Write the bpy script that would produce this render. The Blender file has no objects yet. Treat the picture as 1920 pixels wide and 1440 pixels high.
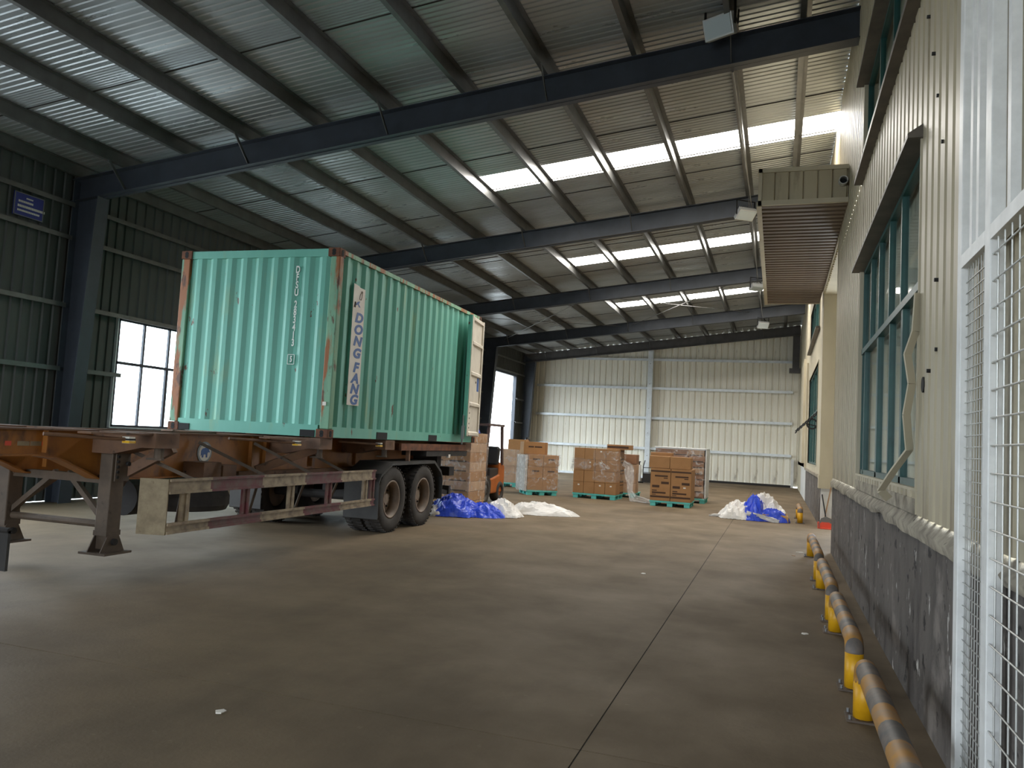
import bpy, bmesh, math, random
import numpy as np
from mathutils import Vector, Matrix, noise as mnoise
random.seed(7)
S = bpy.context.scene
COL = S.collection
# ------------------------------------------------------------------ camera
def cam_rot(y, p, r):
    B = np.array([[1, 0, 0], [0, 0, -1], [0, 1, 0.]]); c, s = math.cos, math.sin
    Ry = np.array([[c(y), 0, s(y)], [0, 1, 0], [-s(y), 0, c(y)]])
    Rp = np.array([[1, 0, 0], [0, c(p), s(p)], [0, -s(p), c(p)]])
    Rr = np.array([[c(r), -s(r), 0], [s(r), c(r), 0], [0, 0, 1]])
    return (Rr @ Rp @ Ry @ B).T
EYE = 1.55
R_ = cam_rot(.33019, .070176, .053758)
cd = bpy.data.cameras.new('camera'); cam = bpy.data.objects.new('camera', cd); COL.objects.link(cam)
cd.sensor_width = 36; cd.lens = 1465 / 1920 * 36; cd.clip_end = 500; cd.clip_start = .05
cam.matrix_world = Matrix(((R_[0, 0], -R_[0, 1], -R_[0, 2], 0), (R_[1, 0], -R_[1, 1], -R_[1, 2], 0),
                           (R_[2, 0], -R_[2, 1], -R_[2, 2], EYE), (0, 0, 0, 1)))
S.camera = cam
# ------------------------------------------------------------------ sky, exposure
SKY = 4.5
wd = bpy.data.worlds.new('overcast_sky'); S.world = wd; wd.use_nodes = True
bg = wd.node_tree.nodes['Background']; bg.inputs[0].default_value = (.82, .92, 1, 1); bg.inputs[1].default_value = SKY
S.view_settings.view_transform = 'Standard'; S.view_settings.look = 'None'
S.view_settings.gamma = 1; S.view_settings.use_curve_mapping = False
S.view_settings.exposure = 1.35
S.cycles.use_denoising = True
S.cycles.max_bounces = 10; S.cycles.diffuse_bounces = 5; S.cycles.glossy_bounces = 4; S.cycles.transparent_max_bounces = 16
S.cycles.sample_clamp_indirect = 6; S.cycles.caustics_reflective = False; S.cycles.caustics_refractive = False
def portal(loc, rot, sx, sy):                     # a light portal in an opening: guides sky sampling, gives no light of its own
    l = bpy.data.lights.new('opening_portal', 'AREA'); l.shape = 'RECTANGLE'; l.size = sx; l.size_y = sy
    l.cycles.is_portal = True
    o = bpy.data.objects.new('opening_portal', l); COL.objects.link(o); o.location = loc; o.rotation_euler = rot
PX = (0, -math.pi / 2, 0)      # faces +X
portal((-12.4, 6.3, 2.3), PX, 4.6, 4.6)
portal((-12.4, 14.2, 2.4), PX, 2.3, 5)
portal((-12.4, 34.05, 2.3), PX, 4.6, 4.2)
portal((-4.0, -6.6, 2.35), (math.pi / 2, 0, 0), 6.0, 4.7)
# ------------------------------------------------------------------ helpers
GX0, GX1 = -7.0, -1.0
XL, XW, YE = -12.3, .86, 38.6          # left wall, right wall, end wall
RS = .116                              # roof slope
def zb(x): return 6.84 + RS * x        # underside of rafters
def zt(x): return zb(x) + .42          # top of rafters
def zr(x): return zt(x) + .20          # roof sheet underside
class MB:
    def __init__(s): s.v = []; s.f = []
    def add(s, vs, fs):
        n = len(s.v); s.v += [tuple(v) for v in vs]; s.f += [tuple(i + n for i in f) for f in fs]; return s
    def box(s, x0, x1, y0, y1, z0, z1, M=None):
        vs = [(x, y, z) for x in (x0, x1) for y in (y0, y1) for z in (z0, z1)]
        if M is not None: vs = [M @ Vector(v) for v in vs]
        return s.add(vs, [(0, 1, 3, 2), (4, 6, 7, 5), (0, 4, 5, 1), (2, 3, 7, 6), (0, 2, 6, 4), (1, 5, 7, 3)])
    def bar(s, p0, p1, w, h, up=(0, 0, 1)):       # rectangular bar between two points
        p0, p1 = Vector(p0), Vector(p1); d = (p1 - p0).normalized(); u = Vector(up)
        a = d.cross(u)
        if a.length < 1e-4: a = d.cross(Vector((1, 0, 0)))
        a.normalize(); b = a.cross(d)
        vs = [p + a * (i * w / 2) + b * (j * h / 2) for p in (p0, p1) for i, j in ((-1, -1), (1, -1), (1, 1), (-1, 1))]
        return s.add(vs, [(0, 1, 2, 3), (7, 6, 5, 4), (0, 4, 5, 1), (1, 5, 6, 2), (2, 6, 7, 3), (3, 7, 4, 0)])
    def cyl(s, p0, p1, r, n=16, r1=None, cap=True):
        p0, p1 = Vector(p0), Vector(p1); d = (p1 - p0).normalized(); r1 = r if r1 is None else r1
        a = d.orthogonal().normalized(); b = d.cross(a)
        vs = []
        for p, q in ((p0, r), (p1, r1)):
            for i in range(n):
                t = 2 * math.pi * i / n; vs.append(p + a * (q * math.cos(t)) + b * (q * math.sin(t)))
        fs = [(i, (i + 1) % n, n + (i + 1) % n, n + i) for i in range(n)]
        if cap: fs += [tuple(range(n))[::-1], tuple(range(n, 2 * n))]
        return s.add(vs, fs)
    def tube(s, path, r, n=10):
        P = [Vector(p) for p in path]; rings = []; a = None
        for i, p in enumerate(P):
            d = (P[min(i + 1, len(P) - 1)] - P[max(i - 1, 0)]).normalized()
            a = d.orthogonal().normalized() if a is None else (a - d * a.dot(d)).normalized()
            b = d.cross(a); rings.append([p + a * (r * math.cos(2 * math.pi * k / n)) + b * (r * math.sin(2 * math.pi * k / n)) for k in range(n)])
        vs = [v for q in rings for v in q]
        fs = [(i * n + k, i * n + (k + 1) % n, (i + 1) * n + (k + 1) % n, (i + 1) * n + k) for i in range(len(P) - 1) for k in range(n)]
        fs += [tuple(range(n))[::-1], tuple((len(P) - 1) * n + k for k in range(n))]
        return s.add(vs, fs)
    def ext(s, poly, ax, d0, d1):                 # extrude a 2D polygon along axis ax; poly in the two other axes, in order
        def pt(u, v, d): return {'x': (d, u, v), 'y': (u, d, v), 'z': (u, v, d)}[ax]
        n = len(poly); vs = [pt(u, v, d0) for u, v in poly] + [pt(u, v, d1) for u, v in poly]
        return s.add(vs, [(i, (i + 1) % n, n + (i + 1) % n, n + i) for i in range(n)] + [tuple(range(n))[::-1], tuple(range(n, 2 * n))])
    def strip(s, prof, fn, t0, t1):               # open profile swept between t0 and t1: fn(u, v, t)
        n = len(prof); return s.add([fn(u, v, t) for t in (t0, t1) for u, v in prof], [(i, i + 1, n + i + 1, n + i) for i in range(n - 1)])
    def lathe(s, prof, c, ax, n=24):              # closed ring profile [(radius, along axis)]
        c = Vector(c); k = len(prof); vs = []
        for i in range(n):
            t = 2 * math.pi * i / n
            for r, a in prof:
                u, w = r * math.cos(t), r * math.sin(t)
                vs.append(c + Vector({'x': (a, u, w), 'y': (u, a, w), 'z': (u, w, a)}[ax]))
        return s.add(vs, [(i * k + j, i * k + (j + 1) % k, ((i + 1) % n) * k + (j + 1) % k, ((i + 1) % n) * k + j) for i in range(n) for j in range(k)])
    def build(s, name, m, parent=None, smooth=False, bevel=0):
        me = bpy.data.meshes.new(name); me.from_pydata(s.v, [], s.f); me.update()
        bm = bmesh.new(); bm.from_mesh(me); bmesh.ops.recalc_face_normals(bm, faces=bm.faces); bm.to_mesh(me); bm.free()
        if smooth:
            for p in me.polygons: p.use_smooth = True
        me.materials.append(m)
        o = bpy.data.objects.new(name, me); COL.objects.link(o); o.parent = parent
        if bevel:
            b = o.modifiers.new('edge', 'BEVEL'); b.width = bevel; b.segments = 2; b.limit_method = 'ANGLE'
        return o
def empty(name, loc=(0, 0, 0), rz=0, parent=None):
    o = bpy.data.objects.new(name, None); COL.objects.link(o); o.location = loc; o.rotation_euler = (0, 0, rz); o.parent = parent; return o
def tag(o, label, cat, group=None):
    o['label'] = label; o['category'] = cat
    if group: o['group'] = group
    return o
def struct(o, label=None):
    o['kind'] = 'structure'
    if label: o['label'] = label
    return o
def dup(o, parent, loc=None, rz=None):            # one object's copy, sharing its mesh
    c = o.copy(); COL.objects.link(c); c.parent = parent
    if loc is not None: c.location = loc
    if rz is not None: c.rotation_euler = (0, 0, rz)
    return c
def text_mesh(body, size, name, m, parent, M, shear=0, xs=1, thick=0, align='CENTER'):
    cu = bpy.data.curves.new(name, 'FONT'); cu.body = body; cu.size = size; cu.align_x = align; cu.align_y = 'CENTER'
    cu.shear = shear; cu.offset = thick; cu.extrude = .001
    t = bpy.data.objects.new(name, cu); COL.objects.link(t)
    dg = bpy.context.evaluated_depsgraph_get(); me = bpy.data.meshes.new_from_object(t.evaluated_get(dg))
    bpy.data.objects.remove(t); me.transform(M @ Matrix.Scale(xs, 4, (1, 0, 0))); me.materials.clear(); me.materials.append(m)
    o = bpy.data.objects.new(name, me); COL.objects.link(o); o.parent = parent; return o
# ------------------------------------------------------------------ materials
def lin(c): return tuple((x / 12.92 if x <= .04045 else ((x + .055) / 1.055) ** 2.4) for x in (v / 255 for v in c)) + (1,)
def mat(name, c1, c2=None, rough=.6, metal=0, ns=2.0, stretch=(1, 1, 1), bump=0, bs=30, bstretch=(1, 1, 1), spots=(), spec=.5, contrast=(.35, .65), rvar=0):
    m = bpy.data.materials.new(name); m.use_nodes = True; nt = m.node_tree; N = nt.nodes; L = nt.links
    p = N['Principled BSDF']; p.inputs['Roughness'].default_value = rough; p.inputs['Metallic'].default_value = metal
    p.inputs['Specular IOR Level'].default_value = spec; p.inputs['Base Color'].default_value = lin(c1)
    tc = N.new('ShaderNodeTexCoord')
    def nz(scale, st, detail=6):
        mp = N.new('ShaderNodeMapping'); mp.inputs['Scale'].default_value = st; L.new(tc.outputs['Object'], mp.inputs[0])
        n = N.new('ShaderNodeTexNoise'); n.inputs['Scale'].default_value = scale; n.inputs['Detail'].default_value = detail; n.inputs['Roughness'].default_value = .62
        L.new(mp.outputs[0], n.inputs['Vector']); return n.outputs[0]
    def ramp(src, a, b):
        r = N.new('ShaderNodeMapRange'); r.inputs[1].default_value = a; r.inputs[2].default_value = b; L.new(src, r.inputs[0]); return r.outputs[0]
    def mix(f, a, b):
        x = N.new('ShaderNodeMix'); x.data_type = 'RGBA'; L.new(f, x.inputs[0])
        for k, v in ((6, a), (7, b)):
            if isinstance(v, tuple): x.inputs[k].default_value = v
            else: L.new(v, x.inputs[k])
        return x.outputs[2]
    col = lin(c1)
    if c2:
        f = ramp(nz(ns, stretch), *contrast); col = mix(f, col, lin(c2))
        if rvar:
            rr = N.new('ShaderNodeMapRange'); rr.inputs[3].default_value = rough - rvar; rr.inputs[4].default_value = rough + rvar; L.new(f, rr.inputs[0]); L.new(rr.outputs[0], p.inputs['Roughness'])
    for sc, scale, st, a, b in spots:
        col = mix(ramp(nz(scale, st, 8), a, b), col, lin(sc))
    if not isinstance(col, tuple): L.new(col, p.inputs['Base Color'])
    if bump:
        b = N.new('ShaderNodeBump'); b.inputs['Strength'].default_value = bump; b.inputs['Distance'].default_value = .02
        L.new(nz(bs, bstretch), b.inputs['Height']); L.new(b.outputs[0], p.inputs['Normal'])
    return m
def band_mat(name, cols, period, axis, rough=.6, dirt=None, phase=0):    # painted bands along one axis
    m = mat(name, cols[0], rough=rough); N = m.node_tree.nodes; L = m.node_tree.links; p = N['Principled BSDF']
    tc = next(n for n in N if n.type == 'TEX_COORD'); sx = N.new('ShaderNodeSeparateXYZ'); L.new(tc.outputs['Object'], sx.inputs[0])
    a = N.new('ShaderNodeMath'); a.operation = 'MULTIPLY_ADD'; a.inputs[1].default_value = 1 / period; a.inputs[2].default_value = phase; L.new(sx.outputs[axis], a.inputs[0])
    fr = N.new('ShaderNodeMath'); fr.operation = 'FRACT'; L.new(a.outputs[0], fr.inputs[0])
    cr = N.new('ShaderNodeValToRGB'); cr.color_ramp.interpolation = 'CONSTANT'; L.new(fr.outputs[0], cr.inputs[0])
    e = cr.color_ramp.elements; e[0].color = lin(cols[0]); e[1].position = 1 / len(cols); e[1].color = lin(cols[1])
    for i, c in enumerate(cols[2:]): q = e.new((i + 2) / len(cols)); q.color = lin(c)
    out = cr.outputs[0]
    if dirt:
        n = N.new('ShaderNodeTexNoise'); n.inputs['Scale'].default_value = 9; n.inputs['Detail'].default_value = 7; L.new(tc.outputs['Object'], n.inputs['Vector'])
        r = N.new('ShaderNodeMapRange'); r.inputs[1].default_value = .4; r.inputs[2].default_value = .68; r.inputs[4].default_value = .8; L.new(n.outputs[0], r.inputs[0])
        x = N.new('ShaderNodeMix'); x.data_type = 'RGBA'; L.new(r.outputs[0], x.inputs[0]); L.new(out, x.inputs[6]); x.inputs[7].default_value = lin(dirt); out = x.outputs[2]
    L.new(out, p.inputs['Base Color']); return m
def film_mat(name, color, clear, rough=.18):        # thin plastic film
    m = bpy.data.materials.new(name); m.use_nodes = True; N = m.node_tree.nodes; L = m.node_tree.links; out = N['Material Output']
    p = N['Principled BSDF']; p.inputs['Base Color'].default_value = lin(color); p.inputs['Roughness'].default_value = rough
    tr = N.new('ShaderNodeBsdfTransparent'); mx = N.new('ShaderNodeMixShader')
    n = N.new('ShaderNodeTexNoise'); n.inputs['Scale'].default_value = 6; n.inputs['Detail'].default_value = 8; n.inputs['Distortion'].default_value = 1.5
    r = N.new('ShaderNodeMapRange'); r.inputs[1].default_value = .5; r.inputs[2].default_value = .72; r.inputs[3].default_value = 1 - clear; r.inputs[4].default_value = min(1, 1 - clear + .42)
    tc = N.new('ShaderNodeTexCoord'); L.new(tc.outputs['Object'], n.inputs['Vector']); L.new(n.outputs[0], r.inputs[0]); L.new(r.outputs[0], mx.inputs[0])
    b = N.new('ShaderNodeBump'); b.inputs['Strength'].default_value = .6; b.inputs['Distance'].default_value = .02; L.new(n.outputs[0], b.inputs['Height']); L.new(b.outputs[0], p.inputs['Normal'])
    L.new(tr.outputs[0], mx.inputs[1]); L.new(p.outputs[0], mx.inputs[2]); L.new(mx.outputs[0], out.inputs[0]); return m
def emit_mat(name, color, strength):
    m = bpy.data.materials.new(name); m.use_nodes = True; N = m.node_tree.nodes; N.remove(N['Principled BSDF'])
    e = N.new('ShaderNodeEmission'); e.inputs[0].default_value = color; e.inputs[1].default_value = strength
    m.node_tree.links.new(e.outputs[0], N['Material Output'].inputs[0]); return m
def glass_mat(name, tint, refl=.12):
    m = bpy.data.materials.new(name); m.use_nodes = True; N = m.node_tree.nodes; L = m.node_tree.links; N.remove(N['Principled BSDF'])
    t = N.new('ShaderNodeBsdfTransparent'); t.inputs[0].default_value = tint; g = N.new('ShaderNodeBsdfGlossy'); g.inputs[1].default_value = .04
    x = N.new('ShaderNodeMixShader'); f = N.new('ShaderNodeLayerWeight'); f.inputs[0].default_value = .12
    q = N.new('ShaderNodeMath'); q.operation = 'MULTIPLY_ADD'; q.inputs[1].default_value = .7; q.inputs[2].default_value = refl * .4; q.use_clamp = True; L.new(f.outputs[1], q.inputs[0]); L.new(q.outputs[0], x.inputs[0]); L.new(t.outputs[0], x.inputs[1]); L.new(g.outputs[0], x.inputs[2]); L.new(x.outputs[0], N['Material Output'].inputs[0]); return m
M = {}
M['floor'] = mat('floor_concrete', (121, 104, 81), (103, 88, 68), rough=.75, ns=.9, bump=.12, bs=35, spots=[((88, 75, 57), .55, (1, .35, 1), .52, .72), ((134, 119, 98), 14, (1, 1, 1), .66, .78)], spec=.3, rvar=.06)
M['joint'] = mat('joint_dark', (38, 34, 30), rough=.9)
M['ground'] = mat('yard_concrete', (165, 165, 162), (145, 145, 142), rough=.8, ns=.4)
M['roof'] = mat('roof_sheet_galvanised', (172, 178, 182), (158, 162, 164), rough=.33, metal=.45, ns=1.3, stretch=(.3, 1, 1), bump=.015, bs=5, bstretch=(.25, 3, 1), rvar=.07)
M['skylight'] = emit_mat('skylight_daylight', (1, .96, .89, 1), 11.5)
M['steel'] = mat('frame_blue_grey', (58, 64, 74), (50, 55, 64), rough=.5, ns=3)
M['steel2'] = mat('end_frame_grey', (84, 82, 82), (72, 70, 70), rough=.6, ns=3)
M['galv'] = mat('galvanised_purlin', (104, 104, 103), (90, 90, 88), rough=.42, metal=.45, ns=4)
M['girt'] = mat('galvanised_girt', (226, 232, 236), (206, 212, 216), rough=.4, metal=.1, ns=4)
M['leftsheet'] = mat('left_cladding', (74, 76, 74), (64, 66, 64), rough=.6, ns=1.5, stretch=(1, 1, .3))
M['endsheet'] = mat('end_cladding', (238, 234, 220), (224, 219, 204), rough=.55, ns=1.2, stretch=(1, 1, .25), spots=[((140, 132, 120), 2.2, (1, 1, .4), .6, .8)])
M['cream'] = mat('cream_cladding', (184, 173, 147), (168, 157, 132), rough=.45, ns=1.5, stretch=(1, 1, .2), spots=[((104, 88, 68), 3.0, (1, 1, .22), .57, .78)])
M['cream2'] = mat('cream_render', (200, 190, 166), (186, 176, 152), rough=.6, ns=1.5, stretch=(1, 1, .4))
M['white'] = mat('white_paint', (214, 214, 212), (200, 200, 198), rough=.5, ns=6, spots=[((120, 112, 104), 12, (1, 1, .4), .7, .82)])
M['plinth'] = mat('plinth_render', (104, 97, 92), (86, 80, 76), rough=.8, ns=1.4, bump=.5, bs=9, stretch=(1, 1, .4),
                  spots=[((58, 52, 51), 2.6, (1, 1, .35), .5, .68), ((34, 30, 29), 6, (1, .8, .9), .605, .635), ((190, 186, 180), 10, (1, 1.3, .45), .635, .66), ((128, 120, 114), 1.1, (1, 1, 1), .55, .62)])
M['ledge'] = mat('broken_ledge', (176, 166, 148), (120, 112, 100), rough=.85, ns=6, bump=.8, bs=14, spots=[((64, 58, 52), 9, (1, 1, 1), .62, .7)])
M['dark'] = mat('dark_recess', (40, 38, 36), rough=.8)
M['hood'] = mat('window_hood', (104, 96, 86), (80, 74, 66), rough=.5, ns=4)
M['greenframe'] = mat('window_green', (38, 84, 80), (30, 70, 68), rough=.4, ns=5)
M['darkframe'] = mat('window_dark_frame', (52, 52, 64), rough=.5)
M['pane'] = glass_mat('window_glass', (.93, .97, .97, 1))
M['pane_reflection'] = mat('window_blind', (216, 210, 190), (200, 194, 174), rough=.7, ns=2, stretch=(1, 1, .3))  # cream reflection in the window glass, put into a colour
M['louvre'] = mat('soffit_brown', (120, 104, 90), (104, 90, 78), rough=.5, ns=3)
M['mesh'] = mat('fence_white', (240, 240, 238), (224, 224, 222), rough=.45, ns=8)
M['wire'] = mat('fence_wire', (196, 196, 192), rough=.4, metal=.3)
M['teal'] = mat('container_teal', (112, 184, 166), (98, 170, 152), rough=.5, ns=1.4, stretch=(1, 1, .25), spots=[((128, 168, 132), 3.0, (1, 1, .25), .58, .74), ((96, 66, 44), 6.5, (1, 1, .45), .665, .685)])
M['teal_dirty'] = mat('container_post', (126, 172, 140), (104, 150, 124), rough=.6, ns=5, stretch=(1, 1, .2), spots=[((150, 92, 50), 5, (1, 1, .18), .49, .56), ((90, 56, 36), 8, (1, 1, .3), .57, .63)])
M['rust'] = mat('rusty_casting', (122, 76, 50), (84, 54, 40), rough=.85, ns=9, bump=.3, bs=40)
M['doorin'] = mat('door_inside_cream', (206, 198, 184), (188, 180, 166), rough=.55, ns=3)
M['signwhite'] = mat('sign_white', (222, 216, 206), (206, 198, 188), rough=.5, ns=3)
M['signblue'] = mat('sign_blue', (40, 84, 150), rough=.5)
M['lettering'] = mat('lettering_white', (226, 232, 226), rough=.5)
M['black'] = mat('black_void', (18, 18, 18), rough=.8)
M['orange'] = mat('chassis_orange', (164, 104, 40), (140, 88, 38), rough=.55, ns=3, spots=[((92, 64, 44), 3.5, (1, 1, .6), .56, .7)])
M['brown'] = mat('chassis_brown', (124, 90, 66), (100, 74, 58), rough=.7, ns=4, spots=[((62, 46, 38), 8, (1, 1, 1), .6, .7)])
M['legmat'] = mat('leg_grime', (104, 88, 74), (84, 72, 62), rough=.7, ns=5, spots=[((50, 42, 36), 9, (1, 1, 1), .62, .7)])
M['undercar'] = mat('undercarriage', (46, 42, 40), (34, 31, 30), rough=.8, ns=5)
M['tyre'] = mat('tyre_rubber', (62, 57, 53), (48, 44, 42), rough=.85, ns=6)
M['rim'] = mat('wheel_rim', (140, 122, 108), (112, 98, 86), rough=.6, ns=6)
M['fender'] = mat('rubber_fender', (58, 56, 54), (48, 46, 45), rough=.65, ns=5)
M['guard'] = band_mat('guard_bands', [(104, 50, 54), (164, 146, 120)], 1.8, 1, dirt=(104, 88, 76), phase=1.25)
M['plate'] = mat('guard_plate', (150, 134, 106), (124, 108, 84), rough=.7, ns=9, spots=[((90, 66, 40), 14, (1, 1, 1), .62, .7)])
M['tagyellow'] = mat('lamp_yellow', (232, 180, 40), rough=.4)
M['carton'] = mat('carton', (166, 122, 78), (154, 112, 70), rough=.75, ns=3)
M['carton2'] = mat('carton_dark', (146, 104, 74), (130, 92, 66), rough=.75, ns=3)
M['carton3'] = mat('carton_pale', (182, 150, 120), (164, 132, 104), rough=.7, ns=4)
M['print'] = mat('carton_print', (70, 48, 34), rough=.8)
M['stick'] = mat('carton_label', (230, 224, 214), rough=.6)
M['pallet'] = mat('pallet_teal', (96, 196, 186), (84, 180, 172), rough=.5, ns=4)
M['film'] = film_mat('stretch_film', (232, 230, 228), .93)
M['film2'] = film_mat('bunched_film', (226, 222, 218), .55)
M['filmw'] = film_mat('white_film', (236, 232, 228), .05, .3)
M['filmb'] = film_mat('blue_film', (58, 86, 214), .03, .28)
M['forkorange'] = mat('forklift_orange', (180, 98, 38), (160, 86, 34), rough=.45, ns=4)
M['forkblack'] = mat('forklift_black', (40, 40, 42), rough=.4)
M['forkpost'] = mat('forklift_post', (84, 66, 62), rough=.5)
M['seat'] = mat('seat_vinyl', (34, 34, 36), rough=.3)
M['wood'] = mat('raw_wood', (206, 164, 104), (184, 142, 88), rough=.7, ns=5)
M['skin'] = mat('skin', (196, 146, 116), rough=.55)
M['hair'] = mat('hair_black', (22, 20, 20), rough=.5)
M['cloth'] = mat('shirt_grey', (150, 150, 156), (132, 132, 140), rough=.85, ns=8)
M['trouser'] = mat('trousers_navy', (46, 50, 64), rough=.85)
M['yellow'] = mat('rail_yellow', (226, 168, 22), (206, 148, 20), rough=.45, ns=8, spots=[((90, 60, 30), 14, (1, 1, .6), .66, .71)])
M['railband'] = band_mat('rail_bands', [(178, 126, 50), (92, 88, 86)], .52, 1, rough=.55, dirt=(136, 120, 106))
M['red'] = mat('dustpan_red', (222, 84, 60), rough=.5)
M['handle'] = mat('wood_handle', (150, 116, 84), rough=.6)
M['lampbody'] = mat('lamp_aluminium', (196, 198, 198), rough=.4, metal=.4)
M['lampglass'] = mat('lamp_glass', (190, 200, 204), rough=.12)
M['boardblue'] = mat('sign_navy', (46, 52, 128), rough=.5)
M['iron'] = mat('black_iron', (26, 25, 25), rough=.6)
M['strapgrey'] = mat('grey_metal', (120, 120, 120), rough=.5, metal=.4)
# ================================================================== STRUCTURE
# ---- floor slabs
fl = struct(empty('floor'), 'worn brown grey concrete floor slabs')
for x0, x1, y0, y1 in ((XL, -.9, -7, 4), (-.9, 3, -7, 4), (XL, -.9, 4, YE), (-.9, 3, 4, 28.3), (-.9, 3, 28.3, YE)):
    MB().box(x0 + .004, x1 - .004, y0 + .004, y1 - .004, -.2, 0).build('slab', M['floor'], fl)
MB().box(XL, 3, -7, YE, -.3, -.004).build('joint_filler', M['joint'], fl)
struct(MB().box(-70, XL, -60, 90, -.35, -.03).box(XL, 40, -60, -7, -.35, -.03).build('ground', M['ground']), 'pale concrete yard outside the openings')
# ---- roof
ce = struct(empty('ceiling'), 'sloping metal sheet roof on dark steel frames')
FR = [3.65, 10.65, 17.7, 24.7, 31.65, 37.4]
PUR = [.2 - .0, -.74, -2.03, -3.32, -4.61, -5.9, -7.19, -8.48, -9.77, -11.06, -12.08]
edges = [-6.5, -5.6, -4.7, -3.8, -2.9, -2.0, -1.1, -.2, .0, .85, 1.75, 2.65, 3.6, 4.5, 5.4, 6.35, 7.2, 8.1, 8.55]
edges += [9.4, 10.4, 11.4, 12.4]
for k in range(4):
    b = 13.45 + 7.05 * k
    edges += [b, b + .87, b + 1.77, b + 2.65] + [b + 2.65 + .88 * j for j in (1, 2, 3, 4)]
edges = sorted(set(round(e, 3) for e in edges if e < YE - .3)) + [YE]
edges = [e for i, e in enumerate(edges) if i == 0 or e - edges[i - 1] > .3]
SKYL = [(14.32 + 7.05 * k, 15.22 + 7.05 * k) for k in range(0, 3)]
def rib_prof(n=8, d=.012):
    P = []
    for i in range(n):
        a = i / n; P += [(a, 0), (a + .55 / n, 0), (a + .68 / n, d), (a + .87 / n, d)]
    return P + [(1, 0)]
sheets = {}
for i in range(len(edges) - 1):
    y0, y1 = edges[i], edges[i + 1]
    lit = any(abs(y0 - a) < .25 and y1 - y0 < 1.2 for a, b in SKYL)
    xe = -5.93 if lit else XW + .15
    if xe not in sheets:
        sheets[xe] = MB().strip(rib_prof(), lambda u, v, t: (t, u, zr(t) + v), XL - .1, xe).build('roof_sheet', M['roof'], ce)
        o = sheets[xe]
    else: o = dup(sheets[xe], ce)
    o.location = (0, y0, 0); o.scale = (1, y1 - y0, 1)
    if lit:
        ys = y0 + (y1 - y0) * .86
        MB().add([(-5.93, y0, zr(-5.93)), (XW + .1, y0, zr(XW + .1)), (XW + .1, y1, zr(XW + .1)), (-5.93, y1, zr(-5.93))], [(0, 1, 2, 3)]).build('skylight_panel', M['skylight'], ce)
        MB().bar((-5.93, ys, zr(-5.93) - .01), (XW, ys, zr(XW) - .01), .045, .012).build('skylight_joint', M['galv'], ce)
for ys in [8.55] + [13.45 + 7.05 * k + d for k in range(4) for d in (0, 2.65)] + [20.1, 27.2]:
    if ys < YE: MB().bar((XL, ys, zr(XL) - .004), (XW, ys, zr(XW) - .004), .022, .006).build('lap_seam', M['joint'], ce)
for x in PUR:                                          # cold formed Z purlins
    zt0, z1 = zt(x), zr(x) - .002
    MB().ext([(x - .07, zt0), (x + .005, zt0), (x + .005, z1 - .006), (x + .075, z1 - .006), (x + .075, z1), (x - .005, z1), (x - .005, zt0 + .008), (x - .062, zt0 + .008), (x - .062, zt0 + .03), (x - .07, zt0 + .03)], 'y', -6.5, YE).build('purlin', M['galv'], ce)
for k, y in enumerate(FR):
    m = M['steel2'] if k == 5 else M['steel']
    r = MB().ext([(XL + .02, zb(XL) - .02), (XW, zb(XW)), (XW, zt(XW)), (XL + .02, zt(XL))], 'y', y - .008, y + .008).build('rafter', m, ce)
    for zf, nm in ((zb, 'bottom_flange'), (lambda x: zt(x) - .014, 'top_flange')):
        MB().ext([(XL + .02, zf(XL)), (XW, zf(XW)), (XW, zf(XW) + .014), (XL + .02, zf(XL) + .014)], 'y', y - .11, y + .11).build(nm, m, r)
    for x in PUR[1::2]:
        MB().bar((x, y - .46, zt(x)), (x, y - .06, zb(x) + .03), .05, .012, (1, 0, 0)).build('fly_brace', M['galv'], r)
        if k < 5: MB().bar((x, y + .46, zt(x)), (x, y + .06, zb(x) + .03), .05, .012, (1, 0, 0)).build('fly_brace', M['galv'], r)
for a, b in (((-6, 25.2), (-1, 31.9)), ((-1, 25.2), (-6, 31.9)), ((-11.5, 25.2), (-6, 31.9)), ((-6, 25.2), (-11.5, 31.9))):
    MB().cyl((*a, zt(a[0]) - .12), (*b, zt(b[0]) - .12), .01, 6).build('brace_rod', M['galv'], ce)
# ---- cladding helper
_clad = {}
def clad(parent, ax, at, a0, a1, z0, z1, m, w=.9, pitch=.225, dep=.028, sgn=1, name='cladding_sheet'):
    n = max(1, round((a1 - a0) / w)); ww = (a1 - a0) / n
    for i in range(n):
        s0 = a0 + i * ww; key = (ax, round(ww, 3), round(z0, 3), round(z1, 3), pitch, dep, sgn, m.name) if not callable(z1) else None
        if key in _clad and key: o = dup(_clad[key], parent)
        else:
            k = max(1, round(ww / pitch)); P = []
            for j in range(k):
                b = j * ww / k; q = ww / k; P += [(b, 0), (b + q * .62, 0), (b + q * .70, dep), (b + q * .92, dep)]
            P += [(ww, 0)]
            mb = MB(); nn = len(P)
            top = [(z1(s0 + u) if callable(z1) else z1) for u, v in P]
            pt = (lambda u, v, z: (sgn * v, u, z)) if ax == 'y' else (lambda u, v, z: (u, sgn * v, z))
            mb.add([pt(u, v, z0) for u, v in P] + [pt(u, v, t) for (u, v), t in zip(P, top)], [(i_, i_ + 1, nn + i_ + 1, nn + i_) for i_ in range(nn - 1)])
            o = mb.build(name, m, parent)
            if key: _clad[key] = o
        o.location = (at, s0, 0) if ax == 'y' else (s0, at, 0)
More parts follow.
